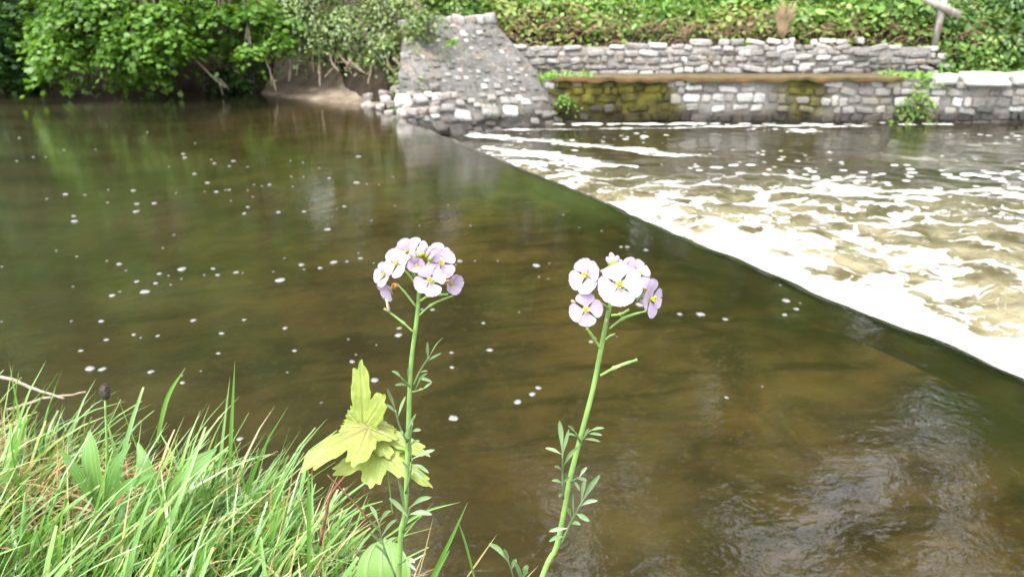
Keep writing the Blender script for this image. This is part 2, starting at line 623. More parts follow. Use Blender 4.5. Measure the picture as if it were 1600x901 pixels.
def line_foam(p, q, wd, amp, sd):
    """a foam line drifting between two points of the slack pool"""
    p, q = np.array(p[:2]), np.array(q[:2])
    t = unit(q - p)
    ax = (X - p[0]) * t[0] + (Y - p[1]) * t[1]
    ay = -(X - p[0]) * t[1] + (Y - p[1]) * t[0]
    ay = ay + .35 * (fbm(ax * .8, ax * 0, 0, sd) - .5)
    L = np.linalg.norm(q - p)
    return amp * np.exp(-(ay / wd) ** 2) * sstep(-.2, .3, ax) * (1 - sstep(L - .6, L + .2, ax))


lf = line_foam(onz(672, 203, -.36), onz(1110, 246, -.36), .20, .95, 51)
lf = np.maximum(lf, line_foam(onz(760, 228, -.36), onz(1000, 262, -.36), .22, .9, 53))
lf = np.maximum(lf, line_foam(onz(690, 203, -.36), onz(1360, 195, -.36), .07, .95, 55))
lf = np.maximum(lf, line_foam(onz(1180, 205, -.36), onz(1290, 203, -.36), .25, .75, 57))
cov = np.maximum(cov, lf)
scum = np.clip(.12 + .38 * sstep(.8, 0, np.abs(r - 1.3)) + lf * .5 + 1.1 * (fbm(X * .5, Y * .9, 0, 61) - .47), 0, 1.0) * sstep(.6, 1.3, Dw) * sstep(13.7, 13.2, Y + 0 * X + .0)
scum = np.maximum(scum, .9 * np.exp(-((Y - 13.55) / .25) ** 2) * (X > .6) * (X < 8))
cov = np.clip(cov, 0, 1.2) * below
aer = np.clip(np.interp(r, [0, .35, .8, 1.2], [1, .85, .3, 0]) + .6 * (patch - .5) * sstep(.3, .8, r), 0, 1) * below
chop = (fbm(X * 1.6, Y * 1.6, 0, 71) - .5) * .22 + (fbm(X * 5, Y * 5, 0, 73, 3) - .5) * .09
z = z + chop * np.clip(aer + .12, 0, 1) * sstep(.3, 1.0, Dw) + .05 * np.exp(-((Dw - .95) / .3) ** 2) * aer
z = z + (fbm(S * 6, D * 6, 0, 81, 3) - .5) * .06 * sstep(.12, .5, Dw) * (1 - sstep(.7, 1.2, Dw))
calm = np.where(D < 0, sstep(.8, 6.0, -D), 1.0)
water = mesh('river_water', np.stack((X, Y, z), -1), grid_faces(*X.shape), M['water'],
             attrs={'foam': cov, 'aer': aer, 'calm': calm, 'scum': scum})
tag(water, 'brown river water, calm above the weir and white with foam below it', 'water', kind='structure')

# concrete weir under the sheet of water
wv, prof = [], [(-.30, -.5), (-.28, -.075), (-.12, -.05), (.0, -.062), (.10, -.14), (.55, -.60), (.6, -1.2), (-.30, -1.2)]
ss = np.linspace(-.3, 13, 40)
for s_ in ss:
    for d_, z_ in prof:
        p = WF + WT * s_ + WD * d_
        wv.append((p[0], p[1], z_))
k = len(prof)
wf = [(i * k + j, i * k + (j + 1) % k, (i + 1) * k + (j + 1) % k, (i + 1) * k + j) for i in range(len(ss) - 1) for j in range(k)]
wf += [tuple(range(k)), tuple(range((len(ss) - 1) * k, len(ss) * k))[::-1]]
wm = Mat('weir_concrete')
wn = wm.noise(wm.pos(), 6, 5)
M['weir'] = wm.surf(wm.principled(wm.mix(wm.rng(wn, .35, .65), (.022, .028, .010), (.05, .052, .022)), .8, .2, wm.bump(wn, .5, .03)))
tag(mesh('weir', wv, wf, M['weir'], smooth=False), 'dark algae covered diagonal weir sill under the sliding water', 'weir')

# near bank: grassy shelf that drops steeply to the water
EDGE = np.array([(-6, .95), (-2, .90), (-.95, .86), (-.66, .80), (-.42, .755), (-.25, .655), (-.13, .57), (-.03, .49), (.08, .455), (.22, .36), (.5, .26), (1.2, .18), (3, .15), (8, .1)])


def near_h(x, y):
    e = np.interp(x, EDGE[:, 0], EDGE[:, 1]) + .04 * (fbm(np.asarray(x) * 9, np.asarray(x) * 0, 0, 91) - .5)
    d = y - e
    top = .875 + .05 * (fbm(np.asarray(x) * 5, np.asarray(y) * 5, 0, 93) - .5) - .05 * sstep(-.15, .05, d)
    top = top + .05 * sstep(-.3, -.9, x)
    return np.where(d < 0, top, top - 1.5 * sstep(0, .62, d) - .25 * d)


X, Y = np.meshgrid(axis((-9, -1.6, 30), (-1.6, .8, 100), (.8, 9, 40)), axis((-6, 0, 20), (0, 1.5, 80)), indexing='ij')
Z = near_h(X, Y)
sm = Mat('soil')
sn = sm.noise(sm.pos(), 30, 6)
M['soil'] = sm.surf(sm.principled(sm.mix(sm.rng(sn, .3, .7), (.045, .032, .018), (.15, .105, .055)), .9, .1, sm.bump(sn, .8, .02)))
nb = mesh('near_bank', np.stack((X, Y, Z), -1), grid_faces(*X.shape), M['soil'])
tag(nb, 'dark soil of the near river bank under the grass', 'bank', kind='structure')

# far bank
BL = np.array([(-40, 18), (-12, 16.6), (-5.3, 16.5), (-3.9, 15.6), (-3.0, 13.9), (-2.3, 12.9), (-1.7, 13.3), (-.9, 13.9), (.5, 14.2), (.9, 14.2), (40, 14.2)])


def far_h(x, y):
    x, y = np.asarray(x, float), np.asarray(y, float)
    b = np.interp(x, BL[:, 0], BL[:, 1])
    d = y - b
    n = fbm(x * .6, y * .6, 0, 101) - .5
    left = -1.0 + 1.5 * sstep(-.5, .5, d) + .62 * np.clip(d - .3, 0, 4.5) + .12 * np.clip(d - 4.8, 0, 30)
    right = -1.0 + 1.41 * sstep(-.25, -.05, d) + .62 * sstep(.68, .82, d) + .50 * np.clip(d - .8, 0, 5) + .12 * np.clip(d - 5.8, 0, 30)
    k = sstep(-1.7, -.7, x)
    h = left * (1 - k) + right * k
    return h + .35 * n * sstep(.9, 2.5, d)


X, Y = np.meshgrid(axis((-60, -14, 24), (-14, 14, 150), (14, 60, 24)), axis((10.5, 20, 110), (20, 32, 30), (32, 120, 12)), indexing='ij')
Z = far_h(X, Y)
fb = mesh('far_bank', np.stack((X, Y, Z), -1), grid_faces(*X.shape), M['earth'])
tag(fb, 'brown earth slope of the far river bank', 'bank', kind='structure')

# pale mud shelf left of the abutment
n, m_ = 40, 14
U, Vv = np.meshgrid(np.linspace(0, 1, n), np.linspace(0, 1, m_), indexing='ij')
p0, p1 = onz(405, 147), onz(600, 170)
bx = p0[0] + (p1[0] - p0[0]) * U
by = p0[1] + (p1[1] - p0[1]) * U + Vv * 1.6 - .12
bz = -.12 + (.15 + .09 * fbm(bx * 2, by * 2, 0, 111)) * sstep(0, .22, Vv) + (.17 + .16 * (fbm(bx * 2.5, by, 0, 113) - .5)) * sstep(.30, .48, Vv) * (1 - .7 * U) + .45 * sstep(.55, 1, Vv) * (1 - .3 * U)
tag(mesh('mud_bank', np.stack((bx, by, bz), -1), grid_faces(n, m_), M['mud']), 'pale tan mud shelf at the waterline left of the stone abutment', 'bank', kind='structure')


# ------------------------------------------------------------------ stones and walls
def stone_shape(seed, n=5):
    """rounded irregular block, unit half size; returns V, F"""
    V, F, idx = [], [], {}
    for ax in range(3):
        for sg in (-1, 1):
            g_ = np.linspace(-1, 1, n)
            ids = np.zeros((n, n), int)
            for i, a in enumerate(g_):
                for j, b in enumerate(g_):
                    p = [0, 0, 0]
                    p[ax], p[(ax + 1) % 3], p[(ax + 2) % 3] = sg, a, b
                    kx = tuple(round(q, 3) for q in p)
                    if kx not in idx:
                        idx[kx] = len(V)
                        V.append(p)
                    ids[i, j] = idx[kx]
            for i in range(n - 1):
                for j in range(n - 1):
                    f = (ids[i, j], ids[i + 1, j], ids[i + 1, j + 1], ids[i, j + 1])
                    F.append(f if sg > 0 else f[::-1])
    V = np.array(V, float)
    L6 = (np.abs(V) ** 8).sum(1) ** (1 / 8)
    V = V / L6[:, None]
    q = V * 1.3 + seed * 7.3
    V = V * (1 + .34 * (vnoise(q[:, 0], q[:, 1], q[:, 2], 5) - .5))[:, None]
    return V, F


SHAPES = [stone_shape(i) for i in range(14)]


def put_stone(mb, c, ax, ay, az, hw, hd, hh, **attrs):
    V, F = SHAPES[random.randrange(len(SHAPES))]
    fx, fz = random.choice((-1, 1)), random.choice((-1, 1))
    a = random.gauss(0, .11)
    A = ax * math.cos(a) + az * math.sin(a)
    C = az * math.cos(a) - ax * math.sin(a)
    W = c + V[:, :1] * hw * fx * A + V[:, 1:2] * hd * ay + V[:, 2:] * hh * fz * C
    if fx * fz < 0:
        F = [f[::-1] for f in F]
    mb.add(W, F, **attrs)
    return W


def box(mb, lo, hi, **a):
    x0, y0, z0 = lo
    x1, y1, z1 = hi
    V = [(x0, y0, z0), (x1, y0, z0), (x1, y1, z0), (x0, y1, z0), (x0, y0, z1), (x1, y0, z1), (x1, y1, z1), (x0, y1, z1)]
    mb.add(V, [(0, 3, 2, 1), (4, 5, 6, 7), (0, 1, 5, 4), (1, 2, 6, 5), (2, 3, 7, 6), (3, 0, 4, 7)], **a)


EX, EY, EZ = np.eye(3)


def moss_at(x, z):
    """moss and algae stains of the low wall, as far as they spread"""
    a = 1.15 * sstep(.55, .9, x) * (1 - sstep(2.7, 3.3, x + .5 * (z - .1)))
    b = .75 * np.exp(-((x - 5.3) / .5) ** 2) + .35 * np.exp(-((x - 6.9) / .35) ** 2)
    k = .6 * (fbm(np.asarray(x) * 2.2, np.asarray(z) * 3.5, 0, 19) - .5)
    return np.clip(np.maximum(a + k * (np.asarray(a) > .05), b + .22 + k), 0, 1)


def rubble_wall(mb, x0, x1, y, z0, z1f, row=(.09, .17), wid=(.10, .34), tintf=None, mossf=None, wetf=None, batter=0.0):
    z = z0
    while z < z1f(0) + .5:
        h = random.uniform(*row)
        x = x0 + random.uniform(-.1, 0)
        while x < x1:
            wd = random.uniform(*wid) * (1.2 if random.random() < .2 else 1)
            xc = x + wd / 2
            zc = z + h / 2 + random.gauss(0, .014) + .09 * (float(vnoise(xc * 1.1, z * 2.0, 0, 17)) - .5)
            if zc + h * .35 < z1f(xc) and random.random() > .07:
                t = tintf(xc, zc)
                ms = mossf(xc, zc) if mossf else 0
                wt = wetf(xc, zc) if wetf else 0
                put_stone(mb, np.array((xc, y + batter * (zc - z0) + random.gauss(0, .015), zc)), EX, EY, EZ, wd * .5 * random.uniform(.86, 1.0), random.uniform(.03, .06), h * .5 * random.uniform(.72, 1.12), tint=t, moss=ms, wet=wt)
            x += wd + random.uniform(.0, .03)
        z += h + .012


# low wall: mossy rubble standing in the pool
low_w = thing('river_wall', (5, 13.8, -.4), 'long low rubble wall with dark moss patches along the foaming pool', 'wall')
mb = MB()
xs = np.linspace(.55, 15, 200)
zs = np.linspace(-1.0, .40, 26)
gx, gz = np.meshgrid(xs, zs, indexing='ij')
gv = np.stack((gx, 13.705 + .03 * fbm(gx * 5, gz * 5, 0, 7), gz), -1)
mb.add(gv.reshape(-1, 3), [tuple(f) for f in grid_faces(200, 26)], tint=(.34 + .5 * (fbm(gx * 3, gz * 5, 0, 77) - .5)).ravel(), moss=moss_at(gx, gz).ravel(), wet=np.clip(1 - sstep(-.30, -.08, gz + .22 * (fbm(gx * 2.5, gz * 2, 0, 83) - .5)), 0, .95).ravel())
box(mb, (.56, 13.80, -1), (15, 14.2, .398), tint=.2, moss=.5)
mb.build('mortar', M['stone'], low_w)
mb = MB()


def low_tint(x, z):
    b = .45 + random.gauss(0, .22)
    if 2.8 < x < 4.6 and z > -.1:
        b += .26
    if z < -.16:
        b -= .12
    if x > 5.8:
        b += .15
    return min(1, max(0, b))


rubble_wall(mb, .65, 15, 13.73, -.46, lambda x: .39, (.08, .17), (.09, .34), low_tint,
            lambda x, z: float(moss_at(x, z)) * random.choice((.25, .6, 1, 1, 1.1)) if x > 3.2 else float(moss_at(x, z)) * random.choice((.6, .95, 1.05, 1.1, 1.15, 1.2)), lambda x, z: float(np.clip(1 - sstep(-.26, -.08, z + .2 * (float(fbm(x * 2.5, z * 2, 0, 83)) - .5)) + (.9 * (1 - sstep(-.15, .02, z)) if x < 2.9 else 0), 0, 1)))
mb.build('stone_facing', M['stone'], low_w)
mb = MB()
V = []
nl = 90
lx = np.linspace(.75, 7.0, nl)
for i, x in enumerate(lx):
    e = .05 * (fbm(x * 4, 0, 0, 3) - .5)
    for yy, zz in ((13.62 + e, .365 + e * 2.2), (13.60 + e, .438 + e * .5), (13.64, .446 + e * .5), (14.76, .44)):
        V.append((x, yy, zz))
F = [tuple(f) for f in grid_faces(nl, 4)]
mb.add(V, F)
mb.build('rusty_ledge', M['rust'], low_w, smooth=False)
mb = MB()
x = 7.55
for wd, hh in ((.42, .09), (.0, .0), (.80, .115), (.62, .115), (.26, .12), (.70, .125), (.55, .12), (.75, .12), (.6, .12), (.8, .12)):
    if wd:
        put_stone(mb, np.array((x + wd / 2, 13.76, .41 + random.uniform(-.01, .03))), EX, EY, EZ, wd * .5, .20, hh, tint=random.uniform(.7, 1))
    x += wd + .07
mb.build('coping', M['coping'], low_w)

# upper wall
up_w = thing('retaining_wall', (4, 14.9, .4), 'pale grey drystone wall on the terrace above the rusty ledge', 'wall')


def up_top(x):
    base = .98 + .12 * sstep(2.4, 4.0, x) + .04 * math.sin(x * 3.1) + .03 * math.sin(x * 7.7)
    return float(base - .55 * sstep(7.8, 8.6, x))


mb = MB()
box(mb, (-.4, 14.745, .2), (8.0, 15.15, .92), tint=.40)
mb.build('mortar', M['stone'], up_w, smooth=False)
mb = MB()


def up_tint(x, z):
    b = .54 + random.gauss(0, .2)
    if z > .88:
        b += .25
    if 6.4 < x < 7.9 and z < .9:
        b -= .30
    if x < 2.2:
        b -= .06
    return min(1, max(0, b))


rubble_wall(mb, -.4, 8.3, 14.74, .42, up_top, (.055, .13), (.08, .40), up_tint, lambda x, z: .15 * random.random(), None, .05)
mb.build('stone_facing', M['stone'], up_w)

# abutment: battered mass of rubble and mortar at the end of the weir
ab = thing('stone_abutment', (-.3, 12.6, -.2), 'tall grey battered stone abutment at the far end of the weir', 'abutment')
BLp, BRp = np.array((-1.75, 11.45, -.25)), np.array((.95, 13.55, -.55))
TLp, TRp = at(632, 36, 13.3), at(764, 30, 14.1)
MR = at(838, 116, 13.85)


def ab_pt(u, v):
    """u across, v up"""
    lft = BLp + (TLp - BLp) * v
    rgt = BRp + (MR - BRp) * (v / .5) if v < .5 else MR + (TRp - MR) * ((v - .5) / .5)
    p = lft + (rgt - lft) * u
    bul = -.25 * math.sin(math.pi * v) * (1 - .5 * u)
    return p + np.array((.0, bul, 0))


nu, nv = 50, 40
V = np.array([[ab_pt(u, v) for v in np.linspace(0, 1, nv)] for u in np.linspace(0, 1, nu)])
nn = fbm(V[..., 0] * 4, V[..., 1] * 4, V[..., 2] * 4, 121) - .5
V[..., 1] -= .16 * nn
V[..., 2] += .10 * nn * (np.linspace(0, 1, nv) > .9)
mb = MB()
nz = V[..., 2]
mb.add(V.reshape(-1, 3), [tuple(f) for f in grid_faces(nu, nv)], tint=(.03 + .55 * (fbm(V[..., 0] * 5, V[..., 2] * 7, 0, 5) - .35)).ravel(), wet=(1 - sstep(-.22, -.02, nz)).ravel() * .9,
       moss=(.35 * sstep(.5, .75, fbm(V[..., 0] * 2, V[..., 2] * 2, 0, 9))).ravel())
# sides and top going back into the bank
back = np.array((.35, 2.6, .25))
rim = [V[i, -1] for i in range(nu)]
mb.add(rim + [p + back for p in rim], [(i, i + 1, nu + i + 1, nu + i) for i in range(nu - 1)], tint=.3)
rr_ = [V[-1, j] for j in range(nv)]
mb.add(rr_ + [p + np.array((.1, 2.6, 0)) for p in rr_], [(i + 1, i, nv + i, nv + i + 1) for i in range(nv - 1)], tint=.35)
ll_ = [V[0, j] for j in range(nv)]
mb.add(ll_ + [p + np.array((-.3, 2.6, 0)) for p in ll_], [(i, i + 1, nv + i + 1, nv + i) for i in range(nv - 1)], tint=.3)
nrm_ab = unit(np.cross(BRp - BLp, TLp - BLp))
if nrm_ab[1] > 0:
    nrm_ab = -nrm_ab
axu = unit(BRp - BLp)
axv = np.cross(nrm_ab, axu)
if axv[2] < 0:
    axv = -axv
placed = []
for q in range(2600):
    v = random.random() ** 1.5 * .99
    u = random.random()
    big = random.random()
    hw = random.uniform(.04, .085) * (1.75 if v < .36 else .85) * (1.4 if big > .88 else 1)
    c = ab_pt(u, v)
    if any(np.linalg.norm(c - o) < (hw + r_) * (.80 if v < .36 else 1.25) for o, r_ in placed):
        continue
    placed.append((c, hw))
    t = random.choice((.1, .2, .3, .4, .5, .6, .75, .9)) + (.05 if v < .36 else -.08)
    put_stone(mb, c - nrm_ab * .015 + EY * -.11 * 0, axu, -nrm_ab, axv, hw, hw * random.uniform(.4, .6), hw * random.uniform(.45, .85), tint=t, wet=.9 if c[2] < -.12 else 0, moss=.25 * random.random())
for i in range(9):
    u = i / 8
    put_stone(mb, ab_pt(u, 1.0) + np.array((0, .05, .0)), EX, EY, EZ, random.uniform(.06, .13), .12, random.uniform(.05, .1), tint=random.uniform(.4, .95))
mb.build('masonry', M['stone'], ab)

# rubble stones at the waterline left of the abutment: each one a thing
k = 0
spots = []
tries = 0
while len(spots) < 26 and tries < 3000:
    tries += 1
    px = random.uniform(535, 690)
    lo_y = np.interp(px, [535, 600, 640, 690], [152, 178, 186, 190])
    f = random.random()
    py = lo_y - f * np.interp(px, [535, 600, 690], [22, 36, 22])
    c = onz(px, lo_y) + np.array((0, f * 1.3 + .05, 0))
    hw = random.uniform(.06, .13)
    if any(np.linalg.norm(c - o) < (hw + r_) * .75 for o, r_ in spots):
        continue
    zc = -.02 + f * .42
    spots.append((c, hw))
    V, F = SHAPES[k % len(SHAPES)]
    a = random.uniform(0, 3.1)
    Ax, Ay = np.array((math.cos(a), math.sin(a), random.uniform(-.3, .3))), np.array((-math.sin(a), math.cos(a), random.uniform(-.3, .3)))
    W = V[:, :1] * hw * Ax + V[:, 1:2] * hw * .75 * Ay + V[:, 2:] * hw * .6 * EZ
    o = mesh('rubble_stone', W, F, M['rubble'], attrs={'tint': np.full(len(W), random.uniform(.3, .95)), 'wet': (1 - sstep(-.05, .05, W[:, 2] + zc)) * .8})
    o.location = (c[0], c[1], zc)
    tag(o, 'loose pale rubble stone heaped at the waterline below the abutment', 'stone', 'rubble stones at the foot of the abutment')
    k += 1

# ------------------------------------------------------------------ foliage
def star(n, inner, seedrot=0.0, stretch=1.0):
    pts = [(0, 0, 0)]
    for i in range(2 * n):
        a = math.pi * i / n + seedrot
        r_ = .5 if i % 2 == 0 else .5 * inner
        pts.append((r_ * math.cos(a) * stretch, r_ * math.sin(a), -.10 if i % 2 == 0 else 0))
    F = [(0, i, i % (2 * n) + 1) for i in range(1, 2 * n + 1)]
    return np.array(pts), np.array(F)


SHAPE = {
    'lobed': star(5, .62),
    'oval': (np.array([(-.5, 0, 0), (-.15, .26, .03), (.2, .24, .02), (.5, 0, -.07), (.2, -.24, .02), (-.15, -.26, .03), (0, 0, -.04)]),
             np.array([(6, 0, 1), (6, 1, 2), (6, 2, 3), (6, 3, 4), (6, 4, 5), (6, 5, 0)])),
    'clump': (np.array([(-.5, -.1, 0), (-.1, .42, .06), (.5, .12, -.08), (.12, -.45, .05)]), np.array([(0, 1, 2), (0, 2, 3)])),
    'blade': (np.array([(0, -.035, 0), (0, .035, 0), (.35, .04, .16), (.35, -.04, .16), (.75, .0, .14)]), np.array([(0, 3, 2), (0, 2, 1), (3, 4, 2)])),
}


def leaf_mesh(name, P, N, size, shape, mat, parent=None, tint=None, tipdir=None):
    P, N = np.asarray(P, float), unit(N)
    n = len(P)
    T = rng.normal(size=(n, 3)) if tipdir is None else np.asarray(tipdir, float) + rng.normal(size=(n, 3)) * .35
    T = unit(T - N * (T * N).sum(1, keepdims=True))
    B = np.cross(N, T)
    tv, tf = SHAPE[shape]
    size = np.broadcast_to(np.asarray(size, float), (n,))
    V = P[:, None, :] + size[:, None, None] * (tv[None, :, :1] * T[:, None] + tv[None, :, 1:2] * B[:, None] + tv[None, :, 2:] * N[:, None])
    F = (tf[None] + (np.arange(n) * len(tv))[:, None, None]).reshape(-1, 3)
    tint = rng.random(n) if tint is None else np.clip(tint, 0, 1)
    return mesh(name, V.reshape(-1, 3), F, mat, parent, {'tint': np.repeat(tint, len(tv))}, smooth=False)


def bough_lobes(px, py, Y, wpx, hpx, n, rad=(.30, .55), up=.0):
    """n flattened leaf layers spread over a bough that covers about wpx x hpx of the view at depth Y"""
    out = []
    for q in range(n):
        a, f = random.uniform(0, 6.28), math.sqrt(random.random())
        rr2 = random.uniform(*rad)
        c = at(px + wpx * .5 * f * math.cos(a), py + hpx * .5 * f * math.sin(a), Y + random.uniform(-.5, .8))
        out.append((c, (rr2, rr2 * .9, rr2 * .42), int(rr2 * rr2 * 95) + 3))
    return out


def spray_lobe(c, rad, n_spray, per, spread, flat=.7, outer=.55):
    """leaf points and normals: sprays of leaves in flattish layered fans over an ellipsoid"""
    c, rad = np.asarray(c, float), np.asarray(rad, float)
    d = unit(rng.normal(size=(n_spray, 3)))
    rr = (outer + (1 - outer) * rng.random(n_spray) ** .7)[:, None]
    lump = .72 + .5 * fbm(d[:, 0] * 1.7 + c[0], d[:, 1] * 1.7 + c[1], d[:, 2] * 1.7 + c[2], 131, 2)[:, None]
    sc = c + d * rad * rr * lump
    out = unit(d * (1, 1, .35))
    nrm = unit(np.array((0, 0, 1.)) * flat + out * .55 + rng.normal(size=(n_spray, 3)) * .22)
    q = rng.normal(size=(n_spray, per, 3)) * spread
    q = q - nrm[:, None] * (q * nrm[:, None]).sum(-1, keepdims=True) * .82
    P = sc[:, None] + q
    P[..., 2] -= .25 * (q ** 2).sum(-1) / spread
    NN = unit(nrm[:, None] + rng.normal(size=(n_spray, per, 3)) * .33 + out[:, None] * .15)
    tt = np.clip(rng.normal(.5, .2, (n_spray, 1)) + rng.normal(0, .13, (n_spray, per)), 0, 1)
    TD = np.repeat((out + np.array((0, 0, -.35)))[:, None], per, 1)
    return P.reshape(-1, 3), NN.reshape(-1, 3), tt.ravel(), TD.reshape(-1, 3), sc


def make_tree(name, label, base, lean, lobes, leaf, shape, mat, spread=.22, per=12, trunk_r=.14, group=None, bark='bark', twigs=10, cat='tree', flat=.7):
    base = np.asarray(base, float)
    t = thing(name, base, label, cat, group)
    mb = MB()
    top = base + np.asarray(lean, float)
    tr = curve([base - EZ * min(.3, trunk_r * 3), base + np.asarray(lean) * .35 + np.array((random.uniform(-.15, .15), 0, .1)), base + np.asarray(lean) * .7, top], 10)
    mb.tube(tr, np.linspace(trunk_r, trunk_r * .45, 10), 8)
    mb.build('trunk', M[bark], t)
    Ps, Ns, Ts, Ds = [], [], [], []
    for c, rad, ns in lobes:
        br = MB()
        c = np.asarray(c, float)
        P, N, tt, td, sc = spray_lobe(c, rad, ns, per, spread, flat)
        Ps.append(P), Ns.append(N), Ts.append(tt), Ds.append(td)
        i = int(np.argmin(np.linalg.norm(tr - c, axis=1)))
        i = min(max(i, 3), 8)
        midp = (tr[i] + c) / 2 + np.array((0, 0, .25 * np.linalg.norm(c - tr[i]) * .5))
        limb = curve([tr[i], midp, c], 8)
        br.tube(limb, np.linspace(trunk_r * .42, trunk_r * .14, 8), 6)
        for s_ in sc[:twigs]:
            st = limb[random.randrange(3, 8)]
            br.tube(curve([st, (st + s_) / 2 + rng.normal(size=3) * .08, s_], 5), np.linspace(trunk_r * .13, .006, 5), 4)
        br.build('branch', M[bark], t)
    P = np.concatenate(Ps)
    leaf_mesh('crown', P, np.concatenate(Ns), leaf * rng.uniform(.7, 1.25, len(P)), shape, mat, t, np.concatenate(Ts), np.concatenate(Ds))
    return t


G_OH = 'trees hanging over the far bank'
make_tree('sycamore_tree', 'bright green sycamore whose leafy boughs droop low over the dark water', (-8.6, 17.6, .9), (.9, -1.6, 3.2), [
    *bough_lobes(150, 18, 14.2, 215, 90, 30), *bough_lobes(205, 74, 13.8, 110, 36, 8, (.22, .4)), *bough_lobes(95, 62, 14.0, 90, 40, 7, (.22, .38)),
    *bough_lobes(85, 95, 13.9, 50, 20, 3, (.15, .22)), *bough_lobes(205, 108, 13.9, 50, 14, 3, (.14, .2)), *bough_lobes(262, 40, 14.0, 60, 50, 6, (.22, .36)),
    (at(122, 128, 14.3), (.13, .15, .09), 4), (at(245, 118, 14.5), (.24, .22, .12), 8), (at(200, 130, 14.4), (.12, .12, .12), 4),
    (at(150, -120, 15), (2.6, 2.0, 1.6), 190)],
    .12, 'lobed', M['sycamore_leaf'], .15, 15, .16, G_OH, flat=1.0, twigs=3)
make_tree('sycamore_tree', 'green sycamore with dark gaps between its boughs, right of the drooping bright one', (-5.9, 17.4, .9), (.3, -1.2, 3.0), [
    *bough_lobes(345, 12, 14.8, 130, 50, 11, (.24, .42)), *bough_lobes(390, 62, 14.4, 60, 34, 5, (.16, .28)), *bough_lobes(325, 58, 15.2, 60, 30, 4, (.2, .3)),
    *bough_lobes(272, 84, 14.7, 40, 16, 3, (.14, .2)), (at(432, 64, 14.1), (.26, .22, .12), 10), *bough_lobes(432, 18, 14.8, 60, 40, 5, (.2, .35)),
    (at(340, -110, 15.6), (1.9, 1.6, 1.3), 120)],
    .115, 'lobed', M['sycamore_leaf'], .14, 13, .12, G_OH, flat=1.0, twigs=3)
make_tree('sycamore_tree', 'shaded dark leaved tree at the edge of the overhanging bank', (-11.5, 17.2, 1.0), (.8, -1.2, 3.2), [
    *bough_lobes(18, 40, 15.0, 90, 80, 12, (.25, .4)), *bough_lobes(20, 105, 15.4, 130, 50, 14, (.22, .36)), (at(-60, 10, 15), (1.4, 1.2, 1.4), 130), (at(0, -110, 15.5), (2.2, 1.8, 1.5), 120)],
    .12, 'lobed', M['dark_leaf'], .16, 13, .14, G_OH, flat=1.0, twigs=3)
make_tree('holly_bush', 'dark green bush touching the water under the sycamore', (-6.1, 16.6, .2), (.1, -.3, .7), [
    (at(372, 108, 15.9), (.55, .5, .42), 46), (at(340, 118, 16.0), (.4, .4, .3), 22)], .09, 'oval', M['dark_leaf'], .12, 14, .04, None, twigs=4, cat='bush')
make_tree('hawthorn_tree', 'grey green hawthorn hanging over the pale mud shelf', (-3.9, 16.6, 1.2), (.2, -1.0, 2.2), [
    (at(480, 25, 15.0), (.95, .8, .62), 120), (at(545, 42, 14.6), (.8, .7, .45), 100), (at(520, -30, 15.2), (1.4, 1.0, .8), 120), (at(500, 72, 14.7), (.35, .3, .16), 16), (at(550, 72, 14.4), (.3, .25, .14), 14), (at(590, 88, 13.7), (.3, .25, .16), 14), (at(455, 80, 14.8), (.25, .2, .12), 10)],
    .075, 'oval', M['grey_leaf'], .14, 15, .08, None, cat='tree')
make_tree('ivy_bush', 'loose olive green bush trailing stems down the left side of the abutment', (-2.6, 14.9, 1.0), (.3, -.5, 1.0), [
    (at(610, 25, 13.6), (.62, .5, .55), 80), (at(628, 85, 13.2), (.22, .2, .42), 22), (at(600, 75, 13.3), (.3, .25, .25), 20), (at(655, 140, 12.3), (.10, .1, .3), 8), (at(650, 55, 13.0), (.22, .2, .35), 26), (at(668, 30, 13.1), (.3, .25, .2), 22), (at(640, 115, 12.7), (.14, .15, .3), 14), (at(700, 0, 14.8), (.8, .5, .4), 60)],
    .08, 'oval', M['grey_leaf'], .12, 13, .05, None, cat='bush')

# hanging dead stems and fallen branches, each its own thing
def stick(name, pts, r0, r1, mat, label, cat, group=None, side=0):
    P = curve(pts, 14)
    mb = MB()
    P = P + rng.normal(size=P.shape) * r0 * .25
    mb.tube(P, np.linspace(r0, r1, 14), 6)
    for q in range(side):
        i = random.randrange(4, 12)
        e = P[i] + (P[-1] - P[0]) * random.uniform(.12, .3) + rng.normal(size=3) * np.linalg.norm(P[-1] - P[0]) * .09
        mb.tube(curve([P[i], (P[i] + e) / 2 + rng.normal(size=3) * r0, e], 5), np.linspace(r1 * 1.2, r1 * .5, 5), 5)
    c = P[0].copy()
    o = mb.build(name, M[mat])
    return tag(o, label, cat, group)


for a, b, Yv in (((448, 75), (452, 128), 14.9), ((470, 70), (463, 118), 14.8), ((498, 60), (500, 135), 14.6), ((492, 75), (490, 112), 14.9), ((538, 62), (545, 100), 14.4), ((520, 78), (508, 120), 14.6),
                 ((528, 80), (552, 118), 14.5), ((530, 85), (570, 112), 14.4), ((545, 92), (585, 125), 14.0), ((600, 70), (620, 120), 13.3), ((615, 90), (642, 140), 13.0), ((632, 55), (648, 95), 13.1), ((515, 82), (530, 112), 14.5), ((585, 85), (575, 130), 13.6)):
    p, q = at(*a, Yv), at(*b, Yv - .25)
    mid = (p + q) / 2 + rng.normal(size=3) * .05
    stick('hanging_stem', [p, mid, q], .022, .010, 'pale_stick', 'thin pale dead stem dangling from the bushes left of the abutment', 'stem', 'dead stems hanging left of the abutment', 1)
stick('fallen_branch', [at(282, 58, 15.0), at(305, 92, 14.9), at(352, 137, 14.6)], .035, .014, 'pale_stick', 'pale fallen branch slanting into the water under the sycamores', 'branch', None, 4)
stick('fallen_branch', [at(88, 105, 14.6), at(118, 132, 14.5), at(152, 153, 14.3)], .03, .012, 'bark', 'dark thin branch dipping into the water below the bright sycamore', 'branch', None, 2)
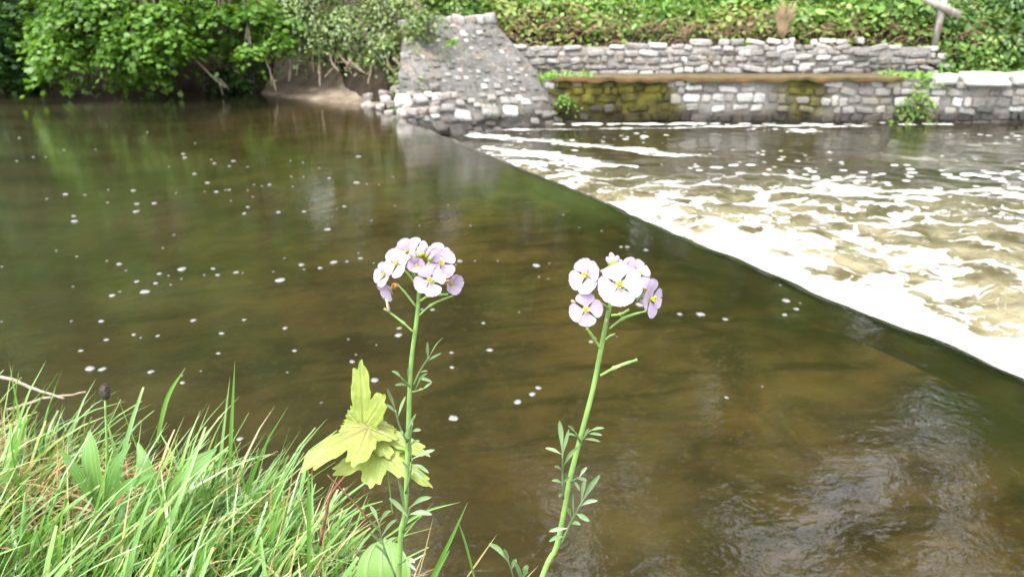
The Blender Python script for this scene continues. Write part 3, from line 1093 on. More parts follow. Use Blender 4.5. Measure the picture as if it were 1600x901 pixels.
stick('fallen_branch', [at(410, 80, 14.8), at(422, 110, 14.7), at(432, 143, 14.6)], .024, .012, 'pale_stick', 'thin upright pale stick standing in the water beside the mud shelf', 'branch', None, 1)

# tall trees beyond, whose crowns the river mirrors
G_T = 'tall trees standing behind the far bank'
for i, (x, y, hgt, wd) in enumerate(((-15, 22, 14, 3.6), (-10, 21, 15, 3.4), (-5.2, 22, 16, 3.4), (-.8, 21.5, 15, 3.2), (3.6, 22.5, 17, 3.0), (7.8, 22, 17, 2.6), (12.0, 22, 16, 2.8), (16.5, 22, 17, 2.8), (21, 23, 15, 3.0), (-21, 23, 14, 3.8))):
    b = np.array((x, y, float(far_h(x, y))))
    lob = []
    thin = x > 2
    for q in range(11):
        f = (q + .5) / 11
        if thin and f > .55:        # open upper crown: separate clumps with sky between
            lob.append((b + np.array((random.uniform(-1, 1) * wd * .95, random.uniform(-1, .3) * wd * .4, hgt * (.08 + .88 * f))), (wd * random.uniform(.28, .5), wd * .3, hgt * random.uniform(.05, .085)), 26))
        else:
            lob.append((b + np.array((random.uniform(-1, 1) * wd * .55, random.uniform(-1, .3) * wd * .5, hgt * (.08 + .88 * f))), (wd * (1.0 - .5 * f) * .85, wd * .65 * (1 - .4 * f), hgt * .10), 58))
    make_tree('tall_tree', 'tall broadleaved tree standing behind the far bank', b, (random.uniform(-.4, .4), 0, hgt * .9), lob, .36, 'clump', M['sycamore_leaf' if i % 3 else 'dark_leaf'], .42, 13, .22, G_T, twigs=3, flat=.5)
for i, (x, y, hgt, wd) in enumerate(((-13, 19, 5.5, 2.0), (-9.2, 18.8, 6.5, 2.1), (-6.2, 18.6, 6.0, 1.9), (-3.2, 18.2, 6.2, 1.8), (-.6, 19.3, 6.0, 1.7), (2.2, 20.0, 6.4, 1.8), (5.2, 20.3, 6.0, 1.9), (8.6, 19.6, 5.6, 2.0), (12, 19, 6.0, 2.2),
                                     (-16, 21, 8.0, 2.2), (-12.2, 20.4, 8.5, 2.2), (-9.4, 21, 8.5, 2.2), (-7.2, 20.4, 8.5, 2.1), (-4.9, 20.2, 8.0, 2.0), (-2.6, 20.6, 8.5, 2.0), (-.2, 21.0, 8.5, 2.0), (2.0, 21.5, 8.0, 2.0))):
    b = np.array((x, y, float(far_h(x, y))))
    lob = []
    for q in range(7):
        f = (q + .5) / 7
        lob.append((b + np.array((random.uniform(-1, 1) * wd * .4, random.uniform(-1, .3) * wd * .4, .5 + hgt * (.08 + .85 * f))), (wd * (1.0 - .4 * f) * .8, wd * .6, hgt * .11), 42))
    make_tree('young_tree', 'bushy young tree behind the overhanging bank foliage', b, (random.uniform(-.3, .3), 0, hgt * .9), lob, .26, 'clump', M['sycamore_leaf' if i != 3 else 'grey_leaf'], .32, 13, .10, 'bushy young trees behind the bank', twigs=3, flat=.6)

# undergrowth on the slope above the walls
def slope_pts(n, x0, x1, y0, y1, lift):
    x, y = rng.uniform(x0, x1, n), rng.uniform(y0, y1, n)
    return np.stack((x, y, far_h(x, y) + rng.random(n) ** 1.5 * lift), 1)


P = np.concatenate((slope_pts(52000, -1.2, 10.5, 14.85, 19.5, .42), slope_pts(2500, -2.2, -.4, 14.6, 16, .5), slope_pts(3000, 8.2, 13, 14.6, 15.6, .5)))
dens = fbm(P[:, 0] * .9, P[:, 1] * .9, 0, 141)
keep = dens + rng.normal(0, .1, len(P)) > .33
P, dens = P[keep], dens[keep]
P[:, 2] += np.maximum(dens - .4, -.05) * .9
N = unit(np.array((0, -.45, .8)) + rng.normal(size=P.shape) * .45)
brown = np.exp(-((P[:, 1] - 15.1) / .5) ** 2) * .5 * (P[:, 0] < 5)
tint = np.clip(np.minimum(fbm(P[:, 0] * .7, P[:, 1] * 1.2, 0, 143) * 1.4 - .38, .5) + rng.normal(0, .17, len(P)) + brown * .6, 0, 1)
tag(leaf_mesh('undergrowth', P, N, rng.gamma(6, .015, len(P)) + .02, 'oval', M['bank_leaf'], tint=tint), 'tangled green and reddish undergrowth on the slope above the upper wall', 'undergrowth', kind='stuff')
# bleached dead stems among it
mb = MB()
for q in range(800):
    x = random.uniform(-1, 9)
    y = 14.85 + abs(random.gauss(0, .4))
    p = np.array((x, y, float(far_h(x, y))))
    e = p + np.array((random.uniform(-.5, .5), random.uniform(-.45, .1), random.uniform(.0, .42)))
    mb.tube(curve([p, (p + e) / 2 + EZ * .12, e], 5), np.linspace(.009, .004, 5), 4, tint=random.random())
tag(mb.build('dead_undergrowth', M['dry_leaf']), 'dead brown bramble stems along the top of the upper wall', 'undergrowth', kind='stuff')
# bright grass patch on the slope
P = slope_pts(16000, 2.0, 7.4, 15.4, 19, .3)
N = unit(np.array((0, -.2, 1)) + rng.normal(size=P.shape) * .3)
o = leaf_mesh('bank_grass', P, N, rng.uniform(.25, .5, len(P)), 'blade', M['bright_grass'])
tag(o, 'patch of bright green grass on the far slope', 'grass', kind='stuff')
# grass fringe on the terrace by the wall ends
Pa = np.stack((rng.uniform(.5, 1.5, 500), rng.uniform(13.7, 14.3, 500), np.full(500, .40)), 1)
Pb = np.stack((rng.uniform(6.9, 14, 3600), rng.uniform(13.85, 15.2, 3600), np.full(3600, .40)), 1)
P = np.concatenate((Pa, Pb))
N = unit(np.array((0, -.3, 1)) + rng.normal(size=P.shape) * .4)
tag(leaf_mesh('terrace_grass', P, N, rng.uniform(.12, .32, len(P)), 'blade', M['bright_grass']), 'fresh green grass fringe on the terrace behind the low wall', 'grass', kind='stuff')

# pale dead tussock, shrubs on the right
tus = MB()
c = at(1222, 52, 14.95)
for q in range(90):
    a = random.uniform(0, 6.28)
    e = c + np.array((math.cos(a) * random.uniform(.05, .3), math.sin(a) * .15, random.uniform(.3, .62)))
    tus.tube(curve([c + np.array((math.cos(a) * .06, math.sin(a) * .05, -.08)), (c + e) / 2 + EZ * .05, e], 5), np.linspace(.009, .003, 5), 4, tint=random.uniform(.5, 1))
tag(tus.build('dead_tussock', M['dry_leaf']), 'pale straw coloured dead grass tuft standing on top of the upper wall', 'grass tuft')


def shrub(label, px, py, Y, rad, n, leaf, mat, name='shrub', group=None):
    c = at(px, py, Y)
    wl = name == 'wall_weed'
    b = np.array((c[0], Y + (.06 if wl else .2), c[2] - rad[2] * .6 if wl else max(.3, c[2] - rad[2])))
    make_tree(name, label, b, (0, 0, rad[2] * .5 if wl else max(.3, c[2] - b[2])), [(c, rad, n)], leaf, 'oval', M[mat], min(.13, rad[0]), 13, .008 if wl else .03, group, twigs=8, cat='shrub')


shrub('dark glossy shrub at the corner above the end of the low wall', 1590, 40, 15.3, (.95, .8, .9), 150, .10, 'dark_leaf')
shrub('mid green shrub beside the broken end of the upper wall', 1548, 60, 15.2, (.55, .5, .55), 90, .09, 'bank_leaf')
shrub('low green shrub spilling over the terrace behind the white coping', 1555, 102, 14.9, (.65, .4, .3), 60, .09, 'bank_leaf')
shrub('green shrub right of the wooden post on the slope', 1500, 15, 15.9, (.6, .5, .5), 80, .10, 'grey_leaf')
shrub('bright leafy shrub left of the wooden post', 1398, 22, 15.7, (.5, .5, .38), 70, .10, 'bank_leaf')
shrub('grey green shrub on the slope right of the grass patch', 1278, 12, 16.4, (.45, .4, .35), 60, .09, 'dark_leaf')
shrub('yellow green gorse clump at the back of the slope', 1070, 12, 16.6, (.35, .3, .25), 40, .07, 'bright_grass')
shrub('weed clump growing out of the low wall near its white coping', 1430, 165, 13.62, (.28, .12, .30), 40, .07, 'bank_leaf', 'wall_weed')
shrub('small fern tuft on the mossy part of the low wall', 882, 157, 13.6, (.12, .08, .09), 8, .06, 'bright_grass', 'wall_weed')
shrub('leafy clump on top of the low wall beside the coping stones', 1452, 128, 13.75, (.22, .15, .16), 22, .06, 'bright_grass', 'wall_weed')
shrub('yellow green tuft in the dark face of the abutment', 707, 64, 12.75, (.08, .06, .06), 5, .06, 'bright_grass', 'wall_weed')
shrub('small green plant at the foot of the abutment by the water', 620, 168, 12.15, (.12, .1, .12), 8, .06, 'bright_grass', 'wall_weed')
shrub('green tuft in the stones at the wet foot of the abutment', 765, 168, 12.75, (.09, .07, .08), 6, .05, 'bright_grass', 'wall_weed')
shrub('shaded green shrub on top of the abutment', 720, 8, 14.9, (.7, .5, .35), 60, .10, 'sycamore_leaf')
shrub('leafy green shrub on the slope right of the abutment', 850, 15, 15.6, (.9, .6, .35), 110, .10, 'bank_leaf')
shrub('mixed green shrub above the middle of the upper wall', 960, 20, 15.9, (.8, .6, .3), 90, .10, 'bank_leaf')

# wooden post with a slanting brace
pst = thing('wooden_post', at(1463, 52, 14.95), 'weathered grey wooden post with a slanting brace above the end of the upper wall', 'post')
b, t_ = at(1462, 56, 14.95), at(1470, -25, 14.95)
mb = MB()
box(mb, (-.05, -.05, -.2), (.05, .05, float(np.linalg.norm(t_ - b))))
o = mb.build('upright', M['grey_wood'], None, False)
o.location = tuple(b)
o.rotation_euler = (0, .05, 0)
o.parent = pst
o.matrix_parent_inverse = Matrix.Translation(pst.location).inverted()
p, q = at(1436, -8, 14.87), at(1500, 24, 14.87)
d = q - p
L = np.linalg.norm(d)
mb = MB()
box(mb, (0, -.022, -.06), (L, .022, .06))
o = mb.build('brace', M['grey_wood'], None, False)
o.location = tuple(p)
o.rotation_euler = (0, -math.atan2(d[2], d[0]), 0)
o.parent = pst
o.matrix_parent_inverse = Matrix.Translation(pst.location).inverted()

# ------------------------------------------------------------------ foam flecks on the calm water
FL = '26,251 52,245 71,245 149,233 100,234 102,303,11 133,304 73,310 169,296 168,316 208,297,10 214,318,10 212,330,13 241,317,11 116,345,13 115,337,9 272,366 254,387 88,391 120,400 286,240,9 289,246,9 264,260 305,223 304,271,9 324,285,10 275,301 320,299 338,299,9 352,296 358,296,8 365,251,9 358,259,8 330,249 335,255,8 387,260 397,288 387,297 361,313 395,307 387,323,9 382,333,9 ' \
     '409,290 421,288,9 435,331,10 475,330,10 455,275 454,251 473,253 457,291 474,276 499,262 514,278,9 538,322,10 560,244,12 557,285,15 573,287 592,288 614,276 580,344 617,321 512,358,14 655,352 ' \
     '3,416 167,407 186,412,12 197,422 283,420,19 249,427,10 263,430 243,442,10 267,444 283,435 333,419,10 319,429 340,429,10 369,425,11 379,426 214,439,10 226,455,18 175,461,12 187,455 114,447 158,501,11 111,501 2,502 302,500,11 381,499,10 346,520,11 341,551,9 209,522,9 220,527 246,524,9 166,530,10 126,547,9 140,575,20 160,576,14 235,580,14 285,597,10 284,586 314,579 ' \
     '427,424 444,403 471,413,13 475,420 500,418,11 522,409,16 542,408,9 560,395 563,403,10 584,410 438,437,20 445,512,12 460,547,10 544,529 588,538 624,512,11 622,523,19 550,564,11 449,581 585,593,17 676,483,10 659,483,8 556,553 ' \
     '718,407,11 742,407 778,407 712,413 838,414,16 858,411 842,432 857,435 755,504,10 765,546,14 705,550,9 706,573,11 809,627,16 831,615,16 841,605,14 708,652,20 811,487 893,442,12 923,533,12 1062,490,10 1094,490,17 1133,498,13 1220,410 1219,445 1228,469,16 1250,473 1244,482,11 1226,491,12 970,385,9 980,385,10 1009,390,10 1191,603 502,628 374,685,15 1000,475,20 1135,620,8 964,525 880,335 905,355 940,360 700,320 735,352 30,215 230,206'


def fleck_mesh(seed):
    V, F = [], []
    rings, k = 4, 14
    V.append((0, 0, .30))
    for i in range(1, rings + 1):
        f = i / rings
        for j in range(k):
            a = 2 * math.pi * j / k
            e = 1 + .75 * (vnoise(math.cos(a) * 1.4 + 5, math.sin(a) * 1.4 + 5, seed * 3.1) - .5)
            V.append((math.cos(a) * f * e * .5, math.sin(a) * f * e * .5, .30 * math.sqrt(max(0, 1 - f ** 2.5)) * (.8 + .5 * vnoise(f * 4, j, seed)) - (.03 if i == rings else 0)))
    F += [(0, 1 + j, 1 + (j + 1) % k) for j in range(k)]
    F += [(1 + (i - 1) * k + j, 1 + i * k + j, 1 + i * k + (j + 1) % k, 1 + (i - 1) * k + (j + 1) % k) for i in range(1, rings) for j in range(k)]
    me_o = mesh('foam_fleck', V, F, M['foam'])
    return me_o


protos = [fleck_mesh(i) for i in range(5)]
used = set()
for i, tok in enumerate(FL.split()):
    q = [float(a) for a in tok.split(',')]
    szp = (q[2] if len(q) > 2 else 4.8) * .74
    p = onz(q[0], q[1], .004)
    dist = np.linalg.norm(p - np.array((0, 0, CAM_Z)))
    wx = szp * dist / FPX
    kx = i % 5
    if kx in used:
        o = protos[kx].copy()
        COL.objects.link(o)
    else:
        o = protos[kx]
        used.add(kx)
    o.location = tuple(p)
    o.scale = (wx, wx * random.uniform(.7, 1.1), min(.02, wx * .35))
    o.rotation_euler = (0, 0, random.uniform(-.35, .35))
    tag(o, 'small white foam fleck drifting on the dark water above the weir', 'foam fleck', 'foam flecks on the calm water')

# ------------------------------------------------------------------ near grass
def blades(n, x, y, L, width, lean_dir, lean, bend, name, mat, tint, z=None, par=None, blunt=.2):
    """curved ribbons rooted on the bank"""
    K = 6
    z0 = near_h(x, y) if z is None else z
    t = np.linspace(0, 1, K)[None, :]
    a = lean[:, None] + bend[:, None] * t                      # angle from vertical along the blade
    seg = L[:, None] / (K - 1)
    hx = np.concatenate((np.zeros((n, 1)), np.cumsum(np.sin(a[:, :-1]) * seg, 1)), 1)
    hz = np.concatenate((np.zeros((n, 1)), np.cumsum(np.cos(a[:, :-1]) * seg, 1)), 1)
    cx, sy = np.cos(lean_dir)[:, None], np.sin(lean_dir)[:, None]
    P = np.stack((x[:, None] + hx * cx, y[:, None] + hx * sy, z0[:, None] - .01 + hz), -1)
    face = lean_dir + rng.normal(0, .7, n) + math.pi / 2
    sv = np.stack((np.cos(face), np.sin(face), rng.normal(0, .25, n)), -1)
    wp = width[:, None] * np.clip(np.minimum(1.0, .55 + t * 1.6), 0, 1) * np.clip(np.where(rng.random(n)[:, None] < blunt, 1 - .55 * t ** 6, 1 - t ** 2.2), 0.02, 1)
    Lf = P - sv[:, None] * wp[..., None] * .5
    Rt = P + sv[:, None] * wp[..., None] * .5
    mid = P + np.array((0, 0, -1.0)) * wp[..., None] * .18
    V = np.stack((Lf, mid, Rt), 2)                               # n,K,3,3
    b = (np.arange(n) * K * 3)[:, None, None]
    i = np.arange(K - 1)[None, :, None] * 3
    j = np.arange(2)[None, None, :]
    a0 = (b + i + j).ravel()
    F = np.stack((a0, a0 + 3, a0 + 4, a0 + 1), 1)
    return mesh(name, V.reshape(-1, 3), F, mat, par, {'tint': np.repeat(tint, K * 3), 'along': np.broadcast_to(np.repeat(t, 3, 1), (n, K * 3)).ravel()})


def bank_points(n, back=.55, over=.05, xr=(-1.45, .0)):
    x = rng.uniform(xr[0], xr[1], n * 2)
    e = np.interp(x, EDGE[:, 0], EDGE[:, 1])
    y = e + over - rng.random(n * 2) ** 1.25 * back
    ok = (y > .33 + .0 * x) & ((x < -.16) | (rng.random(n * 2) < .22))
    x, y = x[ok][:n], y[ok][:n]
    return x, y


x, y = bank_points(17000)
n = len(x)
cl = fbm(x * 9, y * 9, 0, 151)


def baldness(x, y):
    b_ = fbm(x * 4.2, y * 4.2, 0, 157, 2)
    for qx, qy, rx in ((25, 745, .04), (20, 890, .08), (255, 775, .035), (430, 835, .035)):
        c_ = onz(qx, qy, .885)
        b_ = np.maximum(b_, .75 * np.exp(-((x - c_[0]) ** 2 + (y - c_[1]) ** 2) / rx ** 2))
    return b_


bald = baldness(x, y)
keepg = rng.random(n) < (sstep(.26, .5, cl) * .85 + .15) * (1 - .85 * sstep(.46, .60, bald))
x, y, cl = x[keepg], y[keepg], cl[keepg]
n = len(x)
small = sstep(-.40, -.06, x)
L = rng.gamma(5, .018, n) * (1 - .5 * small) * .9 + .02
L = np.minimum(L, .20) * (1 - .1 * sstep(-.55, -.95, x))
ld = rng.normal(.35, .75, n)
gr1 = blades(n, x, y, L, rng.uniform(.0018, .0062, n), ld, np.abs(rng.normal(.38, .25, n)), rng.normal(.75, .4, n), 'grass', M['grass'], np.clip(rng.normal(.54, .22, n), 0, .97) + (rng.random(n) < .05) * .5)
tag(gr1, 'long fresh green grass leaning over the edge of the near bank', 'grass', kind='stuff')
x, y = bank_points(8000, .6, .02)
n = len(x)
dl = fbm(x * 7, y * 7, 0, 161)
kp = rng.random(n) < np.maximum(sstep(.45, .66, dl) * .7 + .10, sstep(.42, .56, baldness(x, y)))
x, y = x[kp], y[kp]
n = len(x)
th = blades(n, x, y, rng.uniform(.03, .11, n), rng.uniform(.001, .0030, n), rng.uniform(0, 6.28, n), rng.normal(1.1, .3, n), rng.normal(.35, .3, n), 'dry_grass', M['thatch'], rng.random(n), near_h(x, y) + rng.random(n) * .045)
tag(th, 'straw coloured dead grass matted between the green blades', 'grass', kind='stuff')

# ------------------------------------------------------------------ near plants
CR, CU, CT = EX, np.array((0, SP, CP)), np.array((0, -CP, SP))       # photo right, up, towards the viewer


def dirv(r, u, t):
    return unit(CR * r + CU * u + CT * t)


def ribbon_leaf(mb, P, wmax, nrm, shape=None, cup=.15, **attrs):
    """flat leaf along the polyline P; shape(t)=relative half width"""
    P = np.asarray(P, float)
    n = len(P)
    t = np.linspace(0, 1, n)
    hw = wmax * .5 * (shape(t) if shape else np.sin(np.pi * np.clip(t * .9 + .08, 0, 1)) ** .8)
    T = unit(np.gradient(P, axis=0))
    B = unit(np.cross(np.broadcast_to(nrm, T.shape), T))
    N = np.cross(T, B)
    cols = np.array((-1, -.5, 0, .5, 1))
    V = P[:, None] + B[:, None] * (hw[:, None] * cols)[..., None] + N[:, None] * (cup * hw[:, None] * np.abs(cols) ** 1.5)[..., None]
    mb.add(V.reshape(-1, 3), [tuple(f) for f in grid_faces(n, 5)], ps=np.tile(cols, n), **attrs)


def petal(mb, C, fdir, side, R_, cup, wide=.52, tint=.2, curl=.25, seed=0, claw=.12):
    """one petal from the centre C, leaving along 'side', tilted towards fdir by cup (radians)"""
    nu_, nw = 9, 9
    b = np.cross(fdir, side)
    u = np.linspace(0, 1, nu_)
    s_ = np.linspace(-1, 1, nw)
    U, Sx = np.meshgrid(u, s_, indexing='ij')
    prof = np.sqrt(np.clip(1 - U ** 5, 0, 1)) * (claw + (1 - claw) * sstep(.08, .62, U))
    prof[-1] = .12
    rad = R_ * (U + .05 * (1 - U) - .05 * (1 - np.abs(Sx)) ** 2 * sstep(.8, 1, U))
    ang = cup * (1 - curl * U * 1.0) - curl * U ** 2 * .45
    L = rad * np.cos(ang)
    Hh = rad * np.sin(ang) + R_ * .05 * (vnoise(U * 3, Sx * 2, seed) - .5) + R_ * .10 * (Sx ** 2) * U * (1 - .5 * U)
    W = R_ * wide * prof * Sx
    V = C + side * L[..., None] + fdir * Hh[..., None] + b * W[..., None]
    mb.add(V.reshape(-1, 3), [tuple(f) for f in grid_faces(nu_, nw)], pu=U.ravel(), ps=Sx.ravel(), tint=tint)


def ellip(mb, C, axis_, L, r_, k=8, n=7, bulge=.5, **attrs):
    t = np.linspace(0, 1, n)
    P = C + np.outer(t - .5, axis_) * L
    rr2 = r_ * np.sqrt(np.clip(1 - ((t - bulge) / np.where(t < bulge, bulge, 1 - bulge)) ** 2, 0.004, 1))
    mb.tube(P, rr2, k, **attrs)


def flower(plant, px, py, Yv, face, Rpx, cup=.3, roll=0.0, tint=.2, calyx='calyx', stem_pt=None, mid=None, sc=None, wide=.56):
    C = at(px, py, Yv)
    pxs = np.linalg.norm(C - np.array((0, 0, CAM_Z))) / FPX
    R_ = Rpx * pxs * (.88 if px < 800 else .95)
    f = dirv(*face)
    ref = CU if abs(np.dot(f, CU)) < .9 else CR
    s0 = unit(ref - f * np.dot(ref, f))
    s1 = np.cross(f, s0)
    mb = MB()
    for q in range(4):
        a = roll + q * math.pi / 2 + random.uniform(-.12, .12)
        petal(mb, C + f * R_ * .02 * (q % 2), f, s0 * math.cos(a) + s1 * math.sin(a), R_ * random.uniform(.93, 1.06), cup + .12 + random.uniform(-.12, .16), wide, np.clip(tint + random.uniform(-.12, .12), 0, 1), .28, random.random() * 50)
    fl = mb.build('flower', M['petal'], plant)
    mb = MB()
    for q in range(6):
        a = q * math.pi / 3
        d_ = unit(f * 1.0 + (s0 * math.cos(a) + s1 * math.sin(a)) * .38)
        mb.tube(np.array((C + f * R_ * .02, C + d_ * R_ * .30)), R_ * .028, 5)
        ellip(mb, C + d_ * R_ * .34, d_, R_ * .14, R_ * .055, 6, 5)
    mb.tube(np.array((C, C + f * R_ * .36)), np.array((.05, .045)) * R_, 6)
    mb.build('stamens', M['stamen'], fl)
    mb = MB()
    for q in range(4):
        a = roll + math.pi / 4 + q * math.pi / 2
        d_ = s0 * math.cos(a) + s1 * math.sin(a)
        ellip(mb, C - f * R_ * .15 + d_ * R_ * .11, unit(f + d_ * .25), R_ * .46, R_ * .10, 7, 7)
    mb.build('calyx', M[calyx], fl)
    if stem_pt is not None:
        e = C - f * R_ * .36
        s_ = at(stem_pt[0], stem_pt[1], Yv if len(stem_pt) < 3 else stem_pt[2])
        pts = [s_] + ([at(mid[0], mid[1], Yv)] if mid else [(s_ + e) / 2 + CU * .002]) + [e]
        mb = MB()
        mb.tube(curve(pts, 9), np.linspace(.00085, .0007, 9), 6)
        mb.build('pedicel', M['stem'], fl)
    return fl


def pod(plant, pts, Yv, r_=.00062, joint=True):
    P = curve([at(a, b, Yv) for a, b in pts], 12)
    mb = MB()
    rr2 = np.full(12, r_)
    if joint:
        rr2[5:] = r_ * 1.25
        rr2[5] = r_ * 1.9
    rr2[-2:] = (r_ * .8, r_ * 1.4)
    mb.tube(P, rr2, 6)
    return mb.build('seed_pod', M['stem'], plant)


def bud(plant, px, py, Yv, ax, Lpx, wpx, green=.45):
    C = at(px, py, Yv)
    s_ = np.linalg.norm(C - np.array((0, 0, CAM_Z))) / FPX
    a = dirv(*ax)
    mb = MB()
    ellip(mb, C + a * Lpx * s_ * .12, a, Lpx * s_, wpx * s_ * .5, 8, 9, .45)
    o = mb.build('bud', M['bud'], plant)
    mb = MB()
    ellip(mb, C - a * Lpx * s_ * .20, a, Lpx * s_ * .75, wpx * s_ * .56, 8, 8, .42)
    mb.build('calyx', M['calyx'], o)
    return o


def pinnate(plant, base, tip, Yv, leaflets, mid=None, name='leaf', y2=None):
    """leaf with a rachis base->tip (photo points) and leaflets [(t, tip_px, tip_py, width_px)]"""
    y2 = Yv - .006 if y2 is None else y2
    pts = [at(*base, Yv)] + ([at(*mid, (Yv + y2) / 2)] if mid else []) + [at(*tip, y2)]
    Rr = curve(pts, 12)
    mb = MB()
    mb.tube(Rr, np.linspace(.0009, .0005, 12), 5)
    for t, lx, ly, wpx in leaflets:
        b_ = Rr[min(11, int(round(t * 11)))]
        e = at(lx, ly, y2 + random.uniform(-.008, .006))
        s_ = np.linalg.norm(e - np.array((0, 0, CAM_Z))) / FPX
        sag = CU * np.linalg.norm(e - b_) * random.uniform(.02, .14)
        ribbon_leaf(mb, curve([b_, (b_ + e) / 2 + sag, e], 9), wpx * s_ * .68, unit(CT + CU * .5 + rng.normal(size=3) * .25),
                    lambda q: np.clip(.22 + .9 * sstep(.05, .6, q), 0, 1) * np.sqrt(np.clip(1 - q ** 4, .02, 1)), .25)
    return mb.build(name, M['leaflet'], plant)


# left cuckooflower
Y1 = .445
pl = thing('cuckooflower', (at(625, 870, Y1)[0], Y1, float(near_h(at(625, 870, Y1)[0], Y1))), 'pale lilac cuckooflower with a dense rounded head, beside the yellow sapling leaves', 'flower', 'cuckooflowers on the near bank')
root = at(618, 930, Y1)
P = curve([np.array((root[0] - .012, Y1, .80)), at(624, 870, Y1), at(633, 800, Y1), at(637, 700, Y1), at(640, 610, Y1), at(643, 560, Y1), at(652, 490, Y1), at(655, 440, Y1), at(655, 412, Y1)], 30)
mb = MB()
mb.tube(P, np.interp(np.linspace(0, 1, 30), [0, .4, .75, 1], [.0021, .0017, .0014, .0009]), 9)
mb.build('stem', M['stem'], pl)
F1 = [
    (672, 437, -.020, (.1, -.05, 1), 29, .15, .35, .15, 'calyx', (655, 450), None),
    (652, 413, -.014, (-.05, -.1, 1), 20, 1.0, .2, .75, 'calyx', (655, 432), None),
    (622, 412, -.008, (-.5, .15, .85), 28, .40, .5, .08, 'calyx', (655, 440), (640, 421)),
    (603, 430, -.002, (-.65, .1, .75), 24, .6, .1, .10, 'calyx', (654, 450), (630, 421)),
    (614, 448, .004, (-.72, -.5, .5), 27, .95, .6, .18, 'orange_calyx', (650, 478), (634, 458)),
    (638, 394, .008, (-.4, .3, .85), 25, .6, .3, .6, 'calyx', (655, 425), None),
    (651, 389, .014, (.0, .45, .85), 21, .55, .2, .12, 'calyx', (655, 420), None),
    (688, 410, -.008, (.35, .0, .95), 29, .30, .75, .06, 'calyx', (656, 440), (668, 424)),
    (684, 398, .010, (.3, .5, .8), 23, .5, .0, .18, 'calyx', (656, 430), None),
    (701, 441, .000, (.75, -.2, .6), 25, .95, .5, .2, 'orange_calyx', (656, 448), (680, 440)),
]
for px, py, dy, face, rp, cup, roll, ti, cal, sp_, mid in F1:
    flower(pl, px, py, Y1 + dy, face, rp, cup, roll, ti, cal, (sp_[0], sp_[1], Y1), mid)
for px, py, ax, L_, w_ in ((662, 391, (.2, .9, .3), 17, 9), (656, 394, (-.2, .9, .3), 14, 8), (668, 396, (.5, .8, .3), 13, 8), (674, 401, (.5, .6, .3), 13, 9), (645, 398, (-.5, .6, .4), 13, 9), (676, 419, (.5, .3, .6), 13, 8)):
    bud(pl, px, py, Y1 - .012, ax, L_, w_)
pod(pl, [(655, 492), (675, 475), (708, 461)], Y1 - .003)
pod(pl, [(656, 470), (672, 461), (700, 459)], Y1 - .006, .0008)
pod(pl, [(646, 518), (628, 502), (600, 481)], Y1 - .003)
mb = MB()
mb.tube(curve([at(608, 488, Y1 - .005), at(606, 478, Y1 - .006), at(603, 466, Y1 - .005)], 6), np.array((.0006, .0009, .0012, .001, .0008, .0004)), 5)
mb.build('withered_bloom', M['withered'], pl)
pinnate(pl, (646, 602), (671, 556), Y1, [(1, 692, 527, 10), (.9, 668, 533, 8), (.8, 690, 551, 8), (.45, 668, 579, 7), (.3, 675, 596, 8), (.55, 660, 575, 7)], (656, 580))
pinnate(pl, (643, 606), (628, 590), Y1, [(1, 612, 579, 7), (.4, 640, 568, 7), (.2, 617, 601, 7)])
pinnate(pl, (643, 612), (660, 608), Y1, [(1, 675, 597, 7), (.5, 661, 607, 6), (.3, 668, 582, 6)])
pinnate(pl, (636, 690), (618, 640), Y1 - .004, [(1, 605, 606, 9), (.95, 602, 631, 7), (.7, 634, 618, 9), (.4, 622, 662, 7), (.2, 650, 646, 8), (.35, 628, 680, 8)], (624, 664))
pinnate(pl, (637, 710), (645, 660), Y1, [(1, 648, 648, 8), (.7, 658, 671, 8), (.5, 622, 690, 7), (.3, 656, 688, 8)])
pinnate(pl, (634, 770), (644, 716), Y1 - .004, [(1, 679, 702, 10), (.85, 670, 738, 9), (.6, 662, 748, 8), (.5, 628, 720, 8), (.9, 638, 690, 8)], (641, 740))
pinnate(pl, (630, 830), (640, 792), Y1 - .006, [(1, 674, 776, 11), (.75, 675, 803, 12), (.6, 608, 777, 11), (.35, 622, 748, 9)], (636, 812))
pinnate(pl, (618, 900), (592, 818), Y1 - .01, [(1, 578, 789, 9), (.97, 611, 797, 9), (.8, 577, 812, 7), (.75, 620, 810, 8), (.55, 578, 830, 7), (.5, 618, 838, 8), (.3, 585, 850, 7)], (600, 855))
pinnate(pl, (624, 880), (636, 872), Y1 - .008, [(1, 648, 878, 9), (.5, 650, 890, 8)])

